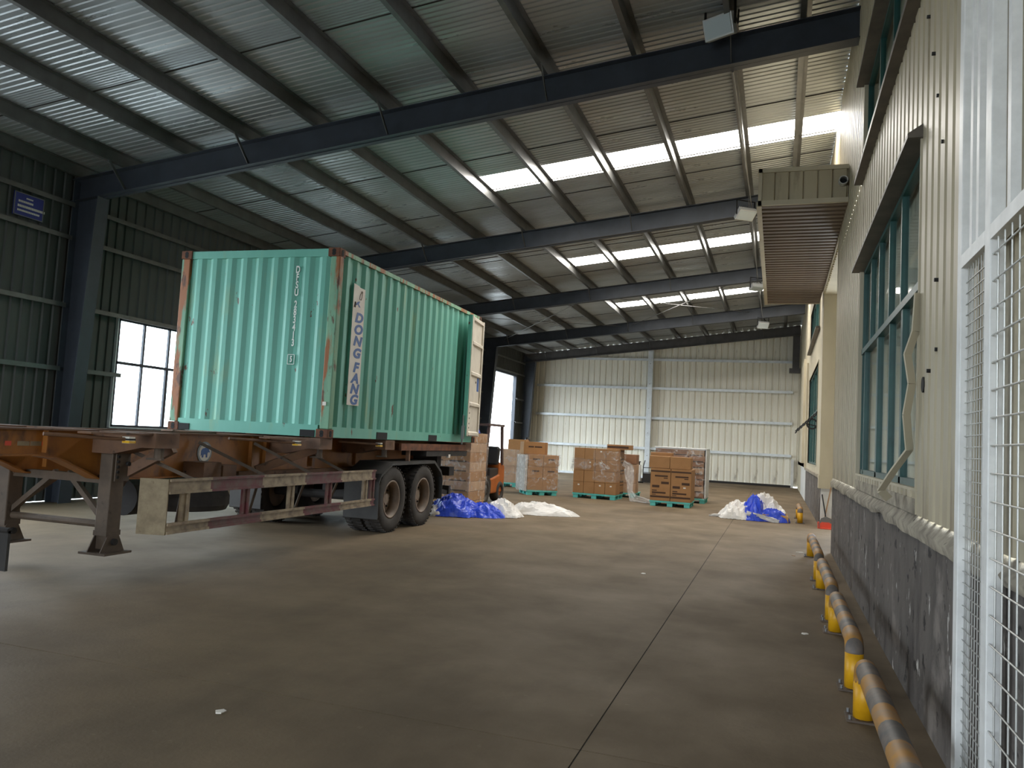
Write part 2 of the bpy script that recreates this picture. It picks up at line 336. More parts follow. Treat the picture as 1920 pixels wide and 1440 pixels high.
# ---- left wall
wl = struct(empty('wall_left'), 'dark corrugated side wall with windows and doorways')
OPN = [(4.0, 8.6, 0, 4.6), (11.88, 16.7, 1.37, 3.5), (18.8, 22.5, 1.37, 3.5), (26, 30, 1.37, 3.5), (31.95, 36.15, 0, 4.6)]
ZTL = zr(XL)
y = -6.5
for a, b, z0, z1 in OPN:
    clad(wl, 'y', XL, y, a, 0.012, ZTL, M['leftsheet'], sgn=-1)
    clad(wl, 'y', XL, a, b, z1, ZTL, M['leftsheet'], sgn=-1)
    if z0 > 0: clad(wl, 'y', XL, a, b, .012, z0, M['leftsheet'], sgn=-1)
    y = b
clad(wl, 'y', XL, y, YE, .012, ZTL, M['leftsheet'], sgn=-1)
for k, y in enumerate(FR):
    c = MB().ext([(XL + .12, 0), (XL + .42, 0), (XL + .68, zb(XL + .6) - .05), (XL + .12, zb(XL) + .38)], 'y', y - .01, y + .01).build('column', M['steel'], wl)
    MB().add([(XL + .42, y - .13, 0), (XL + .42, y + .13, 0), (XL + .68, y + .13, zb(XL + .6)), (XL + .68, y - .13, zb(XL + .6)), (XL + .435, y - .13, 0), (XL + .435, y + .13, 0), (XL + .695, y + .13, zb(XL + .6)), (XL + .695, y - .13, zb(XL + .6))],
             [(0, 1, 2, 3), (7, 6, 5, 4), (0, 4, 5, 1), (1, 5, 6, 2), (2, 6, 7, 3), (3, 7, 4, 0)]).build('inner_flange', M['steel'], c)
    MB().box(XL + .12, XL + .135, y - .13, y + .13, 0, zb(XL) + .38).build('outer_flange', M['steel'], c)
bays = [-6.5] + FR
for z in (5.37, 4.77, 3.55, 2.41):
    for a, b in zip(bays, FR):
        segs = [(a + .14, b - .14)]
        for o0, o1, z0, z1 in OPN:
            segs = [q for s0, s1 in segs for q in (((s0, min(s1, o0)), (max(s0, o1), s1)) if (z0 < z < z1 and o0 < s1 and o1 > s0) else ((s0, s1),)) if q[1] - q[0] > .1]
        for s0, s1 in segs:
            MB().box(XL + .03, XL + .19, s0, s1, z - .01, z).box(XL + .19, XL + .2, s0, s1, z - .08, z).build('girt', M['galv'], wl)
# ---- end wall
we = struct(empty('wall_end'), 'pale corrugated end wall with galvanised rails')
clad(we, 'x', YE, XL, XW + .1, 0.04, lambda x: zr(x), M['endsheet'], sgn=1, pitch=.3, dep=.035)
we_sheets = 0
for z in (.1, 1.51, 3.0, 4.46, 5.87):
    for x0, x1 in ((XL + .5, -6.12), (-5.88, .62)):
        if z > 5.5 and x0 < -7: x0 = -9.8
        MB().box(x0, x1, YE - .17, YE - .03, z - .01, z).box(x0, x1, YE - .18, YE - .17, z - .12, z).build('girt', M['dark'] if z < .5 and x0 > -6 else M['girt'], we)
p = MB().box(-6.12, -5.88, YE - .3, YE - .05, 0, zb(-6) + .1).build('post', M['girt'], we)
for z in (1.1, 2.2, 3.4, 4.6, 5.6): MB().cyl((-6, YE - .315, z), (-6, YE - .3, z), .02, 8).build('bolt', M['strapgrey'], p)
MB().box(.55, .85, YE - .9, YE - .6, 5.3, zb(.7) + .2).box(.42, .9, YE - .95, YE - .55, 5.25, 5.45).build('bracket', M['steel2'], we)
MB().box(.62, .74, YE - .25, YE - .05, 0, 1.3).build('post', M['white'], we)  # added white post, standing in for daylight leaking past the end door's edge
# ---- wall behind the camera, with its gateway
wb = struct(empty('wall_back'), 'corrugated wall behind the camera around an open gateway')
for x0, x1, z0, z1 in ((XL, GX0, 0, 4.7), (GX1, XW, 0, 4.7)): clad(wb, 'x', -6.5, x0, x1, z0, z1, M['endsheet'], sgn=-1, pitch=.3)
clad(wb, 'x', -6.5, XL, XW, 4.7, lambda x: zr(x), M['endsheet'], sgn=-1, pitch=.3)
# ---- right wall (near part), X = .86
wr = struct(empty('wall_right'), 'cream corrugated side wall above a scarred grey plinth')
ZTR = zr(XW)
W1 = (5.72, 9.8, 1.37, 3.72); W2 = (3.4, 9.75, 4.8, 5.95)
MB().box(XW, 1.3, -6.5, 13.75, 0, 1.13).build('plinth', M['plinth'], wr)
rnd = random.Random(3)
mb = MB(); n = 120                                      # crumbling ledge on top of the plinth
for i in range(n):
    a, b = 1.5 + i * (13.78 - 1.5) / n, 1.5 + (i + 1) * (13.78 - 1.5) / n
    if i == 0: pr = [(XW - .04, 1.06), (XW - .05, 1.12), (XW + .02, 1.2), (1.25, 1.2), (1.25, 1.06)]
    nx = [(XW - .03 + .03 * mnoise.noise(Vector((b * 1.7, 0, 3))) + rnd.uniform(-.002, .002), 1.07 + .035 * mnoise.noise(Vector((b * 1.3, 5, 0))) + rnd.uniform(-.003, .003)), (XW - .045 + .03 * mnoise.noise(Vector((b * 1.7, 2, 3))) + rnd.uniform(-.003, .003), 1.13 + rnd.uniform(-.003, .003)), (XW + .01 + .02 * mnoise.noise(Vector((b * 2, 9, 3))), 1.2 + rnd.uniform(-.005, .004)), (1.25, 1.2), (1.25, 1.06)]
    mb.add([(u, a, v) for u, v in pr] + [(u, b, v) for u, v in nx], [(j, j + 1, 5 + j + 1, 5 + j) for j in range(4)]); pr = nx
mb.build('ledge', M['ledge'], wr, smooth=True)
for a0, a1, z0, z1 in ((-6.5, W1[0], 1.2, W2[2]), (W1[0], W1[1], 1.2, W1[2]), (W1[0], W1[1], W1[3], W2[2]), (W1[1], 13.75, 1.2, W2[2]), (-6.5, W2[0], W2[2], ZTR), (W2[0], W2[1], W2[3], ZTR), (W2[1], 13.75, W2[2], ZTR)):
    clad(wr, 'y', XW, a0, a1, z0, z1, M['cream'], w=.82, pitch=.2, dep=.03)
clad(wr, 'y', XW + .02, 13.75, 18.4, 5.1, ZTR, M['cream'], w=.82, pitch=.2)
MB().box(XW + .02, 1.3, 13.7, 13.76, 0, 5.2).build('corner_trim', M['cream2'], wr)
MB().box(1.3, 3, 13.7, 13.76, 0, 5.2).box(2.9, 3, 13.7, 18.4, 0, 5.2).box(XW, 3, 13.7, 18.4, 5.12, 5.2).build('entrance_recess', M['cream2'], wr)
# bent strip of torn flashing beside the window
path = [(.85, 5.66, 2.65), (.84, 5.68, 2.4), (.80, 5.72, 2.25), (.82, 5.66, 2.05), (.80, 5.72, 1.85), (.83, 5.78, 1.62), (.76, 5.92, 1.48), (.70, 6.1, 1.33), (.76, 6.18, 1.27)]
mb = MB()
for a, b in zip(path[:-1], path[1:]): mb.bar(a, b, .012, .055, (1, .6, 0))
mb.build('bent_flashing', M['cream2'], wr)
for y, z in ((5.1, 2.62), (5.05, 2.2), (5.3, 2.1), (4.95, 3.4), (5.12, 3.75), (5.3, 4.1), (5.5, 4.45)):
    MB().cyl((XW - .012, y, z), (XW + .03, y, z), .012, 8).build('rivet', M['iron'], wr)
MB().cyl((XW - .006, 5.48, 2.03), (XW + .03, 5.48, 2.03), .05, 12).build('torn_hole', M['dark'], wr)
def window(name, y0, y1, z0, z1, x, mull, trans, low, label, fr=.05, hood=None, m=None, blind=True, n_side=1):
    w = struct(empty(name, (0, 0, 0)), label); m = m or M['greenframe']
    MB().box(x, x + .06, y0, y1, z0, z0 + fr).box(x, x + .06, y0, y1, z1 - fr, z1).box(x, x + .06, y0, y0 + fr, z0, z1).box(x, x + .06, y1 - fr, y1, z0, z1).build('frame', m, w)
    if trans: MB().box(x - .01, x + .06, y0, y1, trans - fr * .6, trans + fr * .6).build('transom', m, w)
    for yy in mull: MB().box(x, x + .05, yy - fr / 2, yy + fr / 2, trans or z0, z1).build('mullion', m, w)
    for yy, t in low: MB().box(x, x + .05, yy - t / 2, yy + t / 2, z0, trans).build('sash_stile', m, w)
    for za, zz, ms in (((z0, trans, [q for q, _ in low]), (trans, z1, mull)) if trans else ((z0, z1, mull),)):
        e = sorted([y0] + list(ms) + [y1])
        for a, b in zip(e[:-1], e[1:]):
            MB().box(x + .028, x + .034, a + .01, b - .01, za + .01, zz - .01).build('pane', M['pane'], w)
    if blind: MB().box(x + .10, x + .13, y0 - .1, y1 + .1, z0 - .1, z1 + .1).build('blind', M['pane_reflection'], w)  # cream panel added behind the glass; its colour stands in for the panes' reflection
    if n_side > 0:                                    # reveal lining the opening
        xa, xb = (x - .045, x + .13) if x > 0 else (x - .02, x + .06)
        MB().box(xa, xb, y0 - .02, y0, z0, z1).box(xa, xb, y1, y1 + .02, z0, z1).box(xa, xb, y0 - .02, y1 + .02, z0 - .02, z0).box(xa, xb, y0 - .02, y1 + .02, z1, z1 + .02).build('reveal', M['cream2'] if x > 0 else M['girt'], w)
    if hood: MB().ext([(x + .02, hood + .12), (x - .13, hood + .02), (x - .13, hood - .01), (x + .02, hood - .01)], 'y', y0 - .05, y1 + .06).build('hood', M['hood'], w)
    return w
w = window('window_1', W1[0], W1[1], W1[2], W1[3], .90, [9.03, 8.33, 7.58, 6.86, 6.0], 2.76, [(9.5, .05), (8.33, .11), (7.47, .05), (6.75, .09)], 'tall green framed window in the cream wall', hood=3.72)
MB().ext([(XW - .005, 1.3), (XW + .2, 1.38), (XW + .2, 1.2), (XW - .005, 1.2)], 'y', W1[0], W1[1]).build('sill', M['ledge'], w)
w = window('window_2', W2[0], W2[1], W2[2], W2[3], .90, [8.6, 7.6, 6.7, 5.8, 4.9, 4.1], None, [], 'upper green framed window strip near the roof', hood=5.95)
MB().bar((XW - .04, W2[0], 4.77), (XW - .04, W2[1] + .05, 4.77), .1, .05).build('sill_flashing', M['hood'], w)
# ---- right wall (far part), X = .92
XF = .92
wf = struct(empty('wall_right_far'), 'far cream wall with green windows beyond the entrance')
F1 = (20.7, 26.6, 1.3, 3.9); F2 = (20.4, 26, 4.75, 6)
MB().box(XF, 1.3, 18.75, 28.2, 0, 1.05).build('plinth', M['plinth'], wf)
MB().box(XF, 1.3, 28.2, 33.6, 0, 1.25).build('plinth', M['white'], wf)
MB().box(XF, 1.3, 33.6, YE, 0, 1.25).build('plinth', M['cream2'], wf)
MB().box(XF - .04, 1.3, 19, 28.2, 1.05, 1.12).build('ledge', M['ledge'], wf)
for a0, a1, z0, z1 in ((18.75, F1[0], 1.1, ZTR), (F1[0], F1[1], 1.1, F1[2]), (F1[0], F1[1], F1[3], F2[2]), (F1[0], F1[1], F2[3], ZTR), (F1[1], YE, 1.1, ZTR)):
    MB().box(XF, 1.02, a0, a1, z0, z1).build('render_panel', M['cream2'], wf)
MB().box(XF - .035, 1.6, 18.4, 18.75, 1.1, ZTR).build('pilaster', M['cream2'], wf)
MB().box(XF - .05, 1.6, 18.38, 18.75, .84, 1.12).build('pilaster_step', M['cream2'], wf)
MB().box(XF + .015, 1.6, 18.42, 18.75, 0, .84).build('pilaster_base', M['white'], wf)
MB().box(XF - .06, XF, 27.6, 28.2, 1.1, 4.6).box(XF - .08, XF, 30, 33, 1.25, 5).build('pilaster', M['cream2'], wf)
window('window_3', F1[0], F1[1], F1[2], F1[3], .95, [22.2, 23.7, 25.2], 2.7, [(22.2, .08), (23.7, .08), (25.2, .08)], 'far green framed window past the entrance')
w = window('window_4', F1[0], F1[1], F2[2], F2[3], .95, [22.2, 23.7, 25.2], None, [], 'far upper green framed window')
MB().bar((XF - .06, 20.4, 4.7), (XF - .06, 26.2, 4.7), .1, .05).build('sill_flashing', M['hood'], w)
# ---- left wall windows
for i, (y0, y1, z0, z1) in enumerate([q for q in OPN if q[2] > 0]):
    n = round((y1 - y0) / .68); mm = [y0 + (y1 - y0) * (j + 1) / n for j in range(n - 1)]
    window('window_%d' % (5 + i), y0, y1, z0, z1, XL - .02, mm, 2.63, [(q, .07 if j % 2 else .04) for j, q in enumerate(mm)], ['bright window behind the green container', 'window in the third bay of the left wall', 'window in the fourth bay of the left wall'][i], fr=.045, m=M['darkframe'], blind=False)
for i, (y0, y1, z0, z1) in enumerate([q for q in OPN if q[2] == 0]):
    d = struct(empty('door_%d' % (i + 1)), ['open doorway in the near bay of the left wall', 'tall open doorway in the far left corner'][i])
    MB().box(XL - .05, XL + .12, y0 - .12, y0, 0, z1 + .1).build('jamb', M['steel'], d)
    MB().box(XL - .05, XL + .12, y1, y1 + .12, 0, z1 + .1).build('jamb', M['steel'], d)
    MB().box(XL - .05, XL + .12, y0, y1, z1, z1 + .1).build('head', M['steel'], d)
# ================================================================== CONTAINER AND TRAILER (local frame: x 0 = right side, y 0 = container front)
OX, OY, ROT = -5.62, 9.0, .028
W, LN, Z0, Z1 = 2.56, 5.75, 1.428, 3.99
ct = tag(empty('shipping_container', (OX, OY, 0), ROT), 'rust-streaked teal shipping container riding on the trailer', 'container')
def corr_wall(a0, a1, n, dep, fn, z0, z1):
    P = []; q = (a1 - a0) / n
    for i in range(n): b = a0 + i * q; P += [(b, 0), (b + q * .26, 0), (b + q * .5, dep), (b + q * .76, dep)]
    return MB().strip(P + [(a1, 0)], fn, z0, z1)
corr_wall(-W + .15, -.15, 9, .030, lambda u, v, t: (u, .058 - v, t), Z0 + .16, Z1 - .11).build('front_wall', M['teal'], ct)
corr_wall(.14, LN - .12, 21, .036, lambda u, v, t: (-.055 + v, u, t), Z0 + .15, Z1 - .055).build('side_wall', M['teal'], ct)
corr_wall(.14, LN - .12, 21, .036, lambda u, v, t: (-W + .055 - v, u, t), Z0 + .15, Z1 - .055).build('side_wall', M['teal'], ct)
corr_wall(.1, LN - .1, 26, .02, lambda u, v, t: (t, u, Z1 - .045 + v), -W + .05, -.05).build('roof_panel', M['teal'], ct)
MB().box(-W + .06, -.06, .06, LN - .02, Z0 + .1, Z0 + .16).build('floor_panel', M['brown'], ct)
for x0, x1 in ((-.14, 0), (-W, -W + .14)):
    for y0, y1 in ((.02, .13), (LN - .14, LN - .02)):
        MB().box(x0, x1, y0, y1, Z0 + .12, Z1 - .11).build('corner_post', M['teal_dirty'], ct, bevel=.012)
    xs = x1 if x0 > -1 else x0
    MB().box(x0 + (.08 if x0 > -1 else 0), x1 - (0 if x0 > -1 else .08), .15, LN - .15, Z1 - .07, Z1 - .01).build('top_side_rail', M['teal_dirty'] if x0 > -1 else M['teal'], ct)
    MB().box(x0 + .09, x1 - .02 if x0 > -1 else x1, .15, LN - .15, Z0 + .01, Z0 + .155).build('bottom_side_rail', M['teal'], ct)
MB().box(-W + .16, -.16, .02, .1, Z1 - .115, Z1 - .01).build('top_end_rail', M['teal'], ct)
MB().box(-W + .16, -.16, .015, .1, Z0 + .01, Z0 + .17).build('bottom_end_rail', M['teal'], ct)
for y0, y1 in ((1.45, 1.80), (3.42, 3.78)):
    MB().box(-.035, -.012, y0, y1, Z0 + .012, Z0 + .115).build('fork_pocket', M['black'], ct)
for x0, x1 in ((-W + .17, -W + .36), (-.42, -.2)): MB().box(x0, x1, .005, .05, Z0 + .012, Z0 + .1).build('gooseneck_notch', M['black'], ct)
for x in (-.178, -W):
    for y in (0, LN - .162):
        for z in (Z0, Z1 - .118):
            c = MB().box(x, x + .178, y, y + .162, z, z + .118).build('corner_casting', M['rust'], ct, bevel=.008)
            yy = y - .002 if y == 0 else y + .16
            MB().cyl((x + .09, yy, z + .04), (x + .09, yy + .004, z + .04), .03, 12).cyl((x + .09, yy, z + .075), (x + .09, yy + .004, z + .075), .03, 12).build('aperture', M['black'], c)
            xx = x + .177 if x > -1 else x - .003
            MB().cyl((xx, y + .08, z + .04), (xx + .004, y + .08, z + .04), .028, 12).cyl((xx, y + .08, z + .072), (xx + .004, y + .08, z + .072), .028, 12).build('aperture', M['black'], c)
# rear frame and the door leaf folded back along the side
MB().box(-W + .14, -.14, LN - .1, LN - .02, Z1 - .13, Z1 - .01).build('door_header', M['teal'], ct)
MB().box(-W + .14, -.14, LN - .1, LN - .02, Z0 + .02, Z0 + .14).build('door_sill', M['teal'], ct)
dl = empty('door_leaf', (.03, LN - .06, 0), .115, ct); dl['label'] = 'open door leaf showing its cream inner face'
DW, DZ0, DZ1 = 1.0, Z0 + .13, Z1 - .12
MB().box(0, .035, -DW, 0, DZ0, DZ1).build('door_skin', M['doorin'], dl)
MB().box(-.02, .05, -DW - .03, -DW, DZ0, DZ1).build('door_edge', M['teal'], dl)
for a, b in ((-DW, -DW + .1), (-.09, 0)): MB().box(.03, .062, a, b, DZ0, DZ1).build('stile', M['doorin'], dl)
for f in (.0, .245, .50, .755, .955):
    zz = DZ0 + (DZ1 - DZ0) * f
    MB().ext([(.03, zz), (.07, zz + .02), (.07, zz + .07), (.03, zz + .1)], 'y', -DW + .1, -.09).build('horizontal_rib', M['doorin'], dl)
for z in (1.72, 1.8, 1.9, 2.0, 2.12): MB().cyl((.062, -DW + .13, z), (.036, -DW + .13, z), .016, 8).build('plug_hole', M['black'], dl)
MB().box(.036, .039, -.3, -.14, 2.45, 2.75).build('data_sticker', M['signblue'], dl)
MB().box(.036, .039, -.42, -.36, 2.6, 2.64).build('data_sticker', M['print'], dl)
for z in (1.75, 2.5, 3.2, 3.75): MB().box(-.03, .03, -.05, .03, z, z + .12).build('hinge', M['teal_dirty'], dl)
MB().box(-.02, .03, -1.12, -1.06, 1.5, 1.75).cyl((0, -1.1, 1.4), (0, -1.1, 1.95), .016, 8).build('lock_keeper', M['strapgrey'], dl)
# white name board with stacked blue letters
MX = Matrix(((0, 0, 1, 0), (1, 0, 0, 0), (0, 1, 0, 0), (0, 0, 0, 1)))       # text plane -> the side facing +x
sb = MB().ext([(.47, 3.60), (.62, 3.585), (.64, 3.57), (.80, 3.565), (.82, 1.90), (.48, 1.90)], 'x', -.017, -.012).build('name_board', M['signwhite'], ct)
lay = [('D', 3.17), ('O', 2.985), ('N', 2.80), ('G', 2.61), ('F', 2.42), ('A', 2.25), ('N', 2.09), ('G', 1.965 + .02)]
zs = [3.14, 2.96, 2.785, 2.605, 2.39, 2.215, 2.045 + .0, 1.99]
zs = [3.13, 2.965, 2.80, 2.63, 2.43, 2.275, 2.125, 1.975]
for (ch, _), z in zip(lay, zs):
    text_mesh(ch, .185, 'letter', M['signblue'], sb, Matrix.Translation((-.0105, .655, z)) @ MX, shear=.22, xs=1.55, thick=.009)
MB().ext([(.53, 3.29), (.56, 3.33), (.60, 3.36), (.66, 3.375), (.63, 3.33), (.68, 3.29), (.64, 3.29), (.605, 3.325)], 'x', -.012, -.009).build('emblem', M['signblue'], sb)
ol = [(.70, 3.53), (.68, 3.50), (.655, 3.46), (.645, 3.42), (.655, 3.40), (.69, 3.40), (.705, 3.44), (.71, 3.48), (.72, 3.52), (.70, 3.50)]
mb = MB()
for a, b in zip(ol[:-1], ol[1:]): mb.bar((-.01, *a), (-.01, *b), .006, .006)
mb.build('emblem_outline', M['print'], sb)
for k in range(3): MB().bar((-.01, .50 + k * .02, 3.27), (-.01, .52 + k * .012, 3.35), .006, .006).build('emblem_stroke', M['print'], sb)
# number on the front wall, stacked white characters
MF = Matrix(((1, 0, 0, 0), (0, 0, -1, 0), (0, 1, 0, 0), (0, 0, 0, 1)))
zc = 3.695
for ch in 'DFSU 283413':
    if ch != ' ':
        text_mesh(ch, .135, 'number_character', M['lettering'], ct, Matrix.Translation((-.64, .026, zc)) @ MF, xs=.66, thick=.004)
    zc -= .105 if ch != ' ' else .06
bx = MB()
for a, b in (((-.70, 2.40), (-.60, 2.40)), ((-.60, 2.40), (-.60, 2.53)), ((-.60, 2.53), (-.70, 2.53)), ((-.70, 2.53), (-.70, 2.40))): bx.bar((a[0], .026, a[1]), (b[0], .026, b[1]), .008, .008)
bx.build('check_digit_box', M['lettering'], ct)
text_mesh('5', .11, 'number_character', M['lettering'], ct, Matrix.Translation((-.65, .026, 2.465)) @ MF, xs=.66, thick=.004)
MB().box(-.11, -.055, .008, .018, 1.86, 1.91).build('paper_label', M['stick'], ct)
# ------------------------------------------------------------------ trailer
tr = tag(empty('container_trailer', (OX, OY, 0), ROT), 'grimy orange skeletal trailer carrying the green container', 'trailer')
TZ = 1.42
for x in (-.80, -1.72):
    P = [(-6.2, TZ), (5.4, TZ), (5.4, 1.1), (4.6, .98), (-2.4, .93), (-3.0, .95), (-3.2, 1.04), (-3.45, 1.14), (-3.7, 1.18), (-6.2, 1.18)]
    b = MB().ext(P, 'x', x - .008, x + .008).build('main_beam', M['orange'], tr)
    MB().box(x - .075, x + .075, -6.2, 5.4, TZ - .016, TZ).build('top_flange', M['brown'], b)
    Q = [p for p in P[3:]]
    mb = MB()
    for a, c in zip(Q[:-1], Q[1:]): mb.bar((x, *a), (x, *c), .15, .016, (0, 0, 1))
    mb.build('bottom_flange', M['orange'], b)
    for y in (-3.6, -2.75, -.55, -.25, .9, 2.2): MB().box(x - .06, x + .06, y - .006, y + .006, 1.0 if y > -3 else 1.2, TZ).build('web_stiffener', M['orange'], b)
for y, zz in ((-2.95, 0), (-.02, 0), (1.9, 0), (5.4, 0)):         # bolsters reaching to both sides
    b = MB().ext([(-W + .02, TZ - .1), (-W + .5, 1.2), (-.55, 1.2), (-.02, TZ - .1), (-.02, TZ), (-W + .02, TZ)], 'y', y - .09, y + .15).build('bolster', M['brown'], tr)
    for x in (-.12, -W + .12):
        MB().box(x - .1, x + .1, y - .12, y + .2, TZ - .14, TZ + .004).build('lock_plate', M['brown'], b)
        MB().cyl((x, y + .05, TZ - .24), (x, y + .05, TZ - .1), .045, 10).box(x - .13, x + .05, y + .03, y + .07, TZ - .26, TZ - .24).build('twist_lock', M['legmat'], b)
for y0, z0, y1, z1 in ((-2.78, .96, -2.66, 1.28), (-.5, .98, .02, 1.28)):
    MB().bar((-.7, y0, z0), (-.16, y1, z1), .09, .1).build('bolster_strut', M['brown'], tr)
for y in (-3.55, -.95): MB().box(-.66, -.05, y + .5, y + .56, 1.395, 1.42).box(-.2, -.05, y - .25, y + .62, 1.40, 1.418).build('deck_strip', M['brown'], tr)
for y0, y1, x in ((-4.05, -3.42, -.05), (-1.62, -.68, -.05), (.9, 1.62, -.08)):
    a = MB().cyl((x - .25, y0, 1.385), (x, y1, 1.36), .016, 8).build('lever_rod', M['brown'], tr)
    mk = MB().box(x - .03, x + .05, y1, y1 + .07, 1.325, 1.385).build('marker_lamp', M['stick'], tr)
    MB().box(x - .025, x + .055, y1 - .004, y1 + .074, 1.327, 1.348).build('amber_lens', M['tagyellow'], mk)
    MB().box(x - .02, x + .052, y1 - .005, y1 + .075, 1.352, 1.368).build('dark_slot', M['black'], mk)
MB().box(-.16, -.02, 2.35, 5.35, 1.27, 1.385).build('side_rail', M['rust'], tr)
MB().box(-W + .02, -W + .16, 2.35, 5.35, 1.27, 1.385).build('side_rail', M['rust'], tr)
MB().box(-.5, -.03, 3.4, 5.4, 1.17, 1.26).build('rear_skirt', M['undercar'], tr)
# round badge on the beam web: white ring, blue field, walking elephant
bd = MB().cyl((-.79, -1.4, 1.2), (-.784, -1.4, 1.2), .125, 32).build('badge', M['strapgrey'], tr)
MB().cyl((-.785, -1.4, 1.2), (-.782, -1.4, 1.2), .10, 32).build('badge_field', M['signwhite'], bd)
EL = [(-.07, -.045), (-.066, .02), (-.045, .045), (-.01, .05), (.02, .06), (.05, .055), (.07, .03), (.085, .01), (.08, -.005), (.06, .005), (.045, -.01), (.045, -.06), (.02, -.06), (.018, -.025), (-.02, -.025), (-.024, -.06), (-.05, -.06), (-.05, -.02)]
MB().ext([(-1.4 + u, 1.2 + v) for u, v in EL], 'x', -.783, -.780).build('elephant_mark', M['signblue'], bd)
# reflective tape on the gooseneck
for y0, y1, m in ((-3.98, -3.92, 'red'), (-3.86, -3.74, 'stick'), (-3.73, -3.62, 'stick'), (-3.61, -3.56, 'red'), (-4.3, -4.2, 'red')): MB().box(-.792, -.79, y0, y1, 1.26, 1.30).build('reflective_tape', M['plate'] if m == 'stick' else M['red'], tr)
# landing legs
for x in (-.66, -1.95):
    lg = empty('landing_leg', (x, -2.9, 0), 0, tr)
    MB().box(-.075, .075, -.085, .085, .42, 1.22).build('outer_tube', M['legmat'], lg, bevel=.01)
    MB().box(-.08, .08, -.09, .09, .40, .45).build('collar', M['legmat'], lg)
    MB().box(.076, .09, -.05, .13, .93, 1.22).build('mounting_plate', M['legmat'], lg)
    MB().box(-.06, .06, -.065, .065, .27, .42).build('inner_tube', M['legmat'], lg)
    ft = MB().box(-.16, .16, -.17, .17, .225, .245).build('foot', M['legmat'], lg)
    for s in (-1, 1): MB().ext([(-.15, .245), (.15, .245), (.06, .42), (-.06, .42)], 'x', s * .078 - .006, s * .078 + .006).build('foot_cheek', M['legmat'], ft)
    MB().cyl((.06, 0, .34), (.115, 0, .34), .032, 12).build('pivot_pin', M['undercar'], ft)
    for k in range(5): MB().cyl((.09, -.03, .97 + k * .05), (.105, -.03, .97 + k * .05), .016, 8).build('bolt', M['undercar'], lg)
    MB().cyl((.09, .09, 1.1), (.12, .09, 1.1), .022, 10).build('gear_shaft', M['undercar'], lg)
MB().cyl((-1.9, -2.9, .5), (-.72, -2.9, .5), .035, 10).build('cross_tube', M['legmat'], tr)
for a, b in (((-1.9, -2.9, .55), (-1.35, -2.9, .98)), ((-.72, -2.9, .55), (-1.2, -2.9, .98)), ((-1.9, -2.95, .55), (-1.9, -2.2, .98)), ((-.72, -2.95, .55), (-1.1, -2.2, .98))): MB().bar(a, b, .05, .05).build('brace', M['legmat'], tr)
MB().box(-1.95, -.66, -2.94, -2.86, .9, .98).build('cross_beam', M['legmat'], tr)
# side guard
sg = empty('side_guard', (0, 0, 0), 0, tr)
G0, G1 = -2.86, 1.46
for z0, z1 in ((.84, .985), (.455, .56)):
    MB().box(-.02, .0, G0, G1, z0, z1).box(0, .02, G0, G1, z1 - .025, z1).box(0, .02, G0, G1, z0, z0 + .025).build('rail', M['guard'], sg)
for y in (-2.6, -1.62, -.72, .18, 1.2, 1.42):
    MB().box(-.05, -.022, y - .05, y + .05, .5, .95).box(-.022, -.002, y + .02, y + .05, .5, .95).build('post', M['guard'], sg)
MB().ext([(.0, G0), (.006, G0 - .02), (-.27, G0 - .09), (-.275, G0 - .07)], 'z', .45, .985).build('end_plate', M['plate'], sg)
for y, dy in ((-2.35, .55), (-1.1, .5), (-.1, .45), (.75, .4)):
    MB().bar((-.72, y - dy, 1.32), (-.06, y, .93), .035, .035).build('stay', M['legmat'], tr)
    MB().bar((-.06, y - .25, .9), (-.4, y + .1, .5), .025, .025).build('stay', M['legmat'], tr)
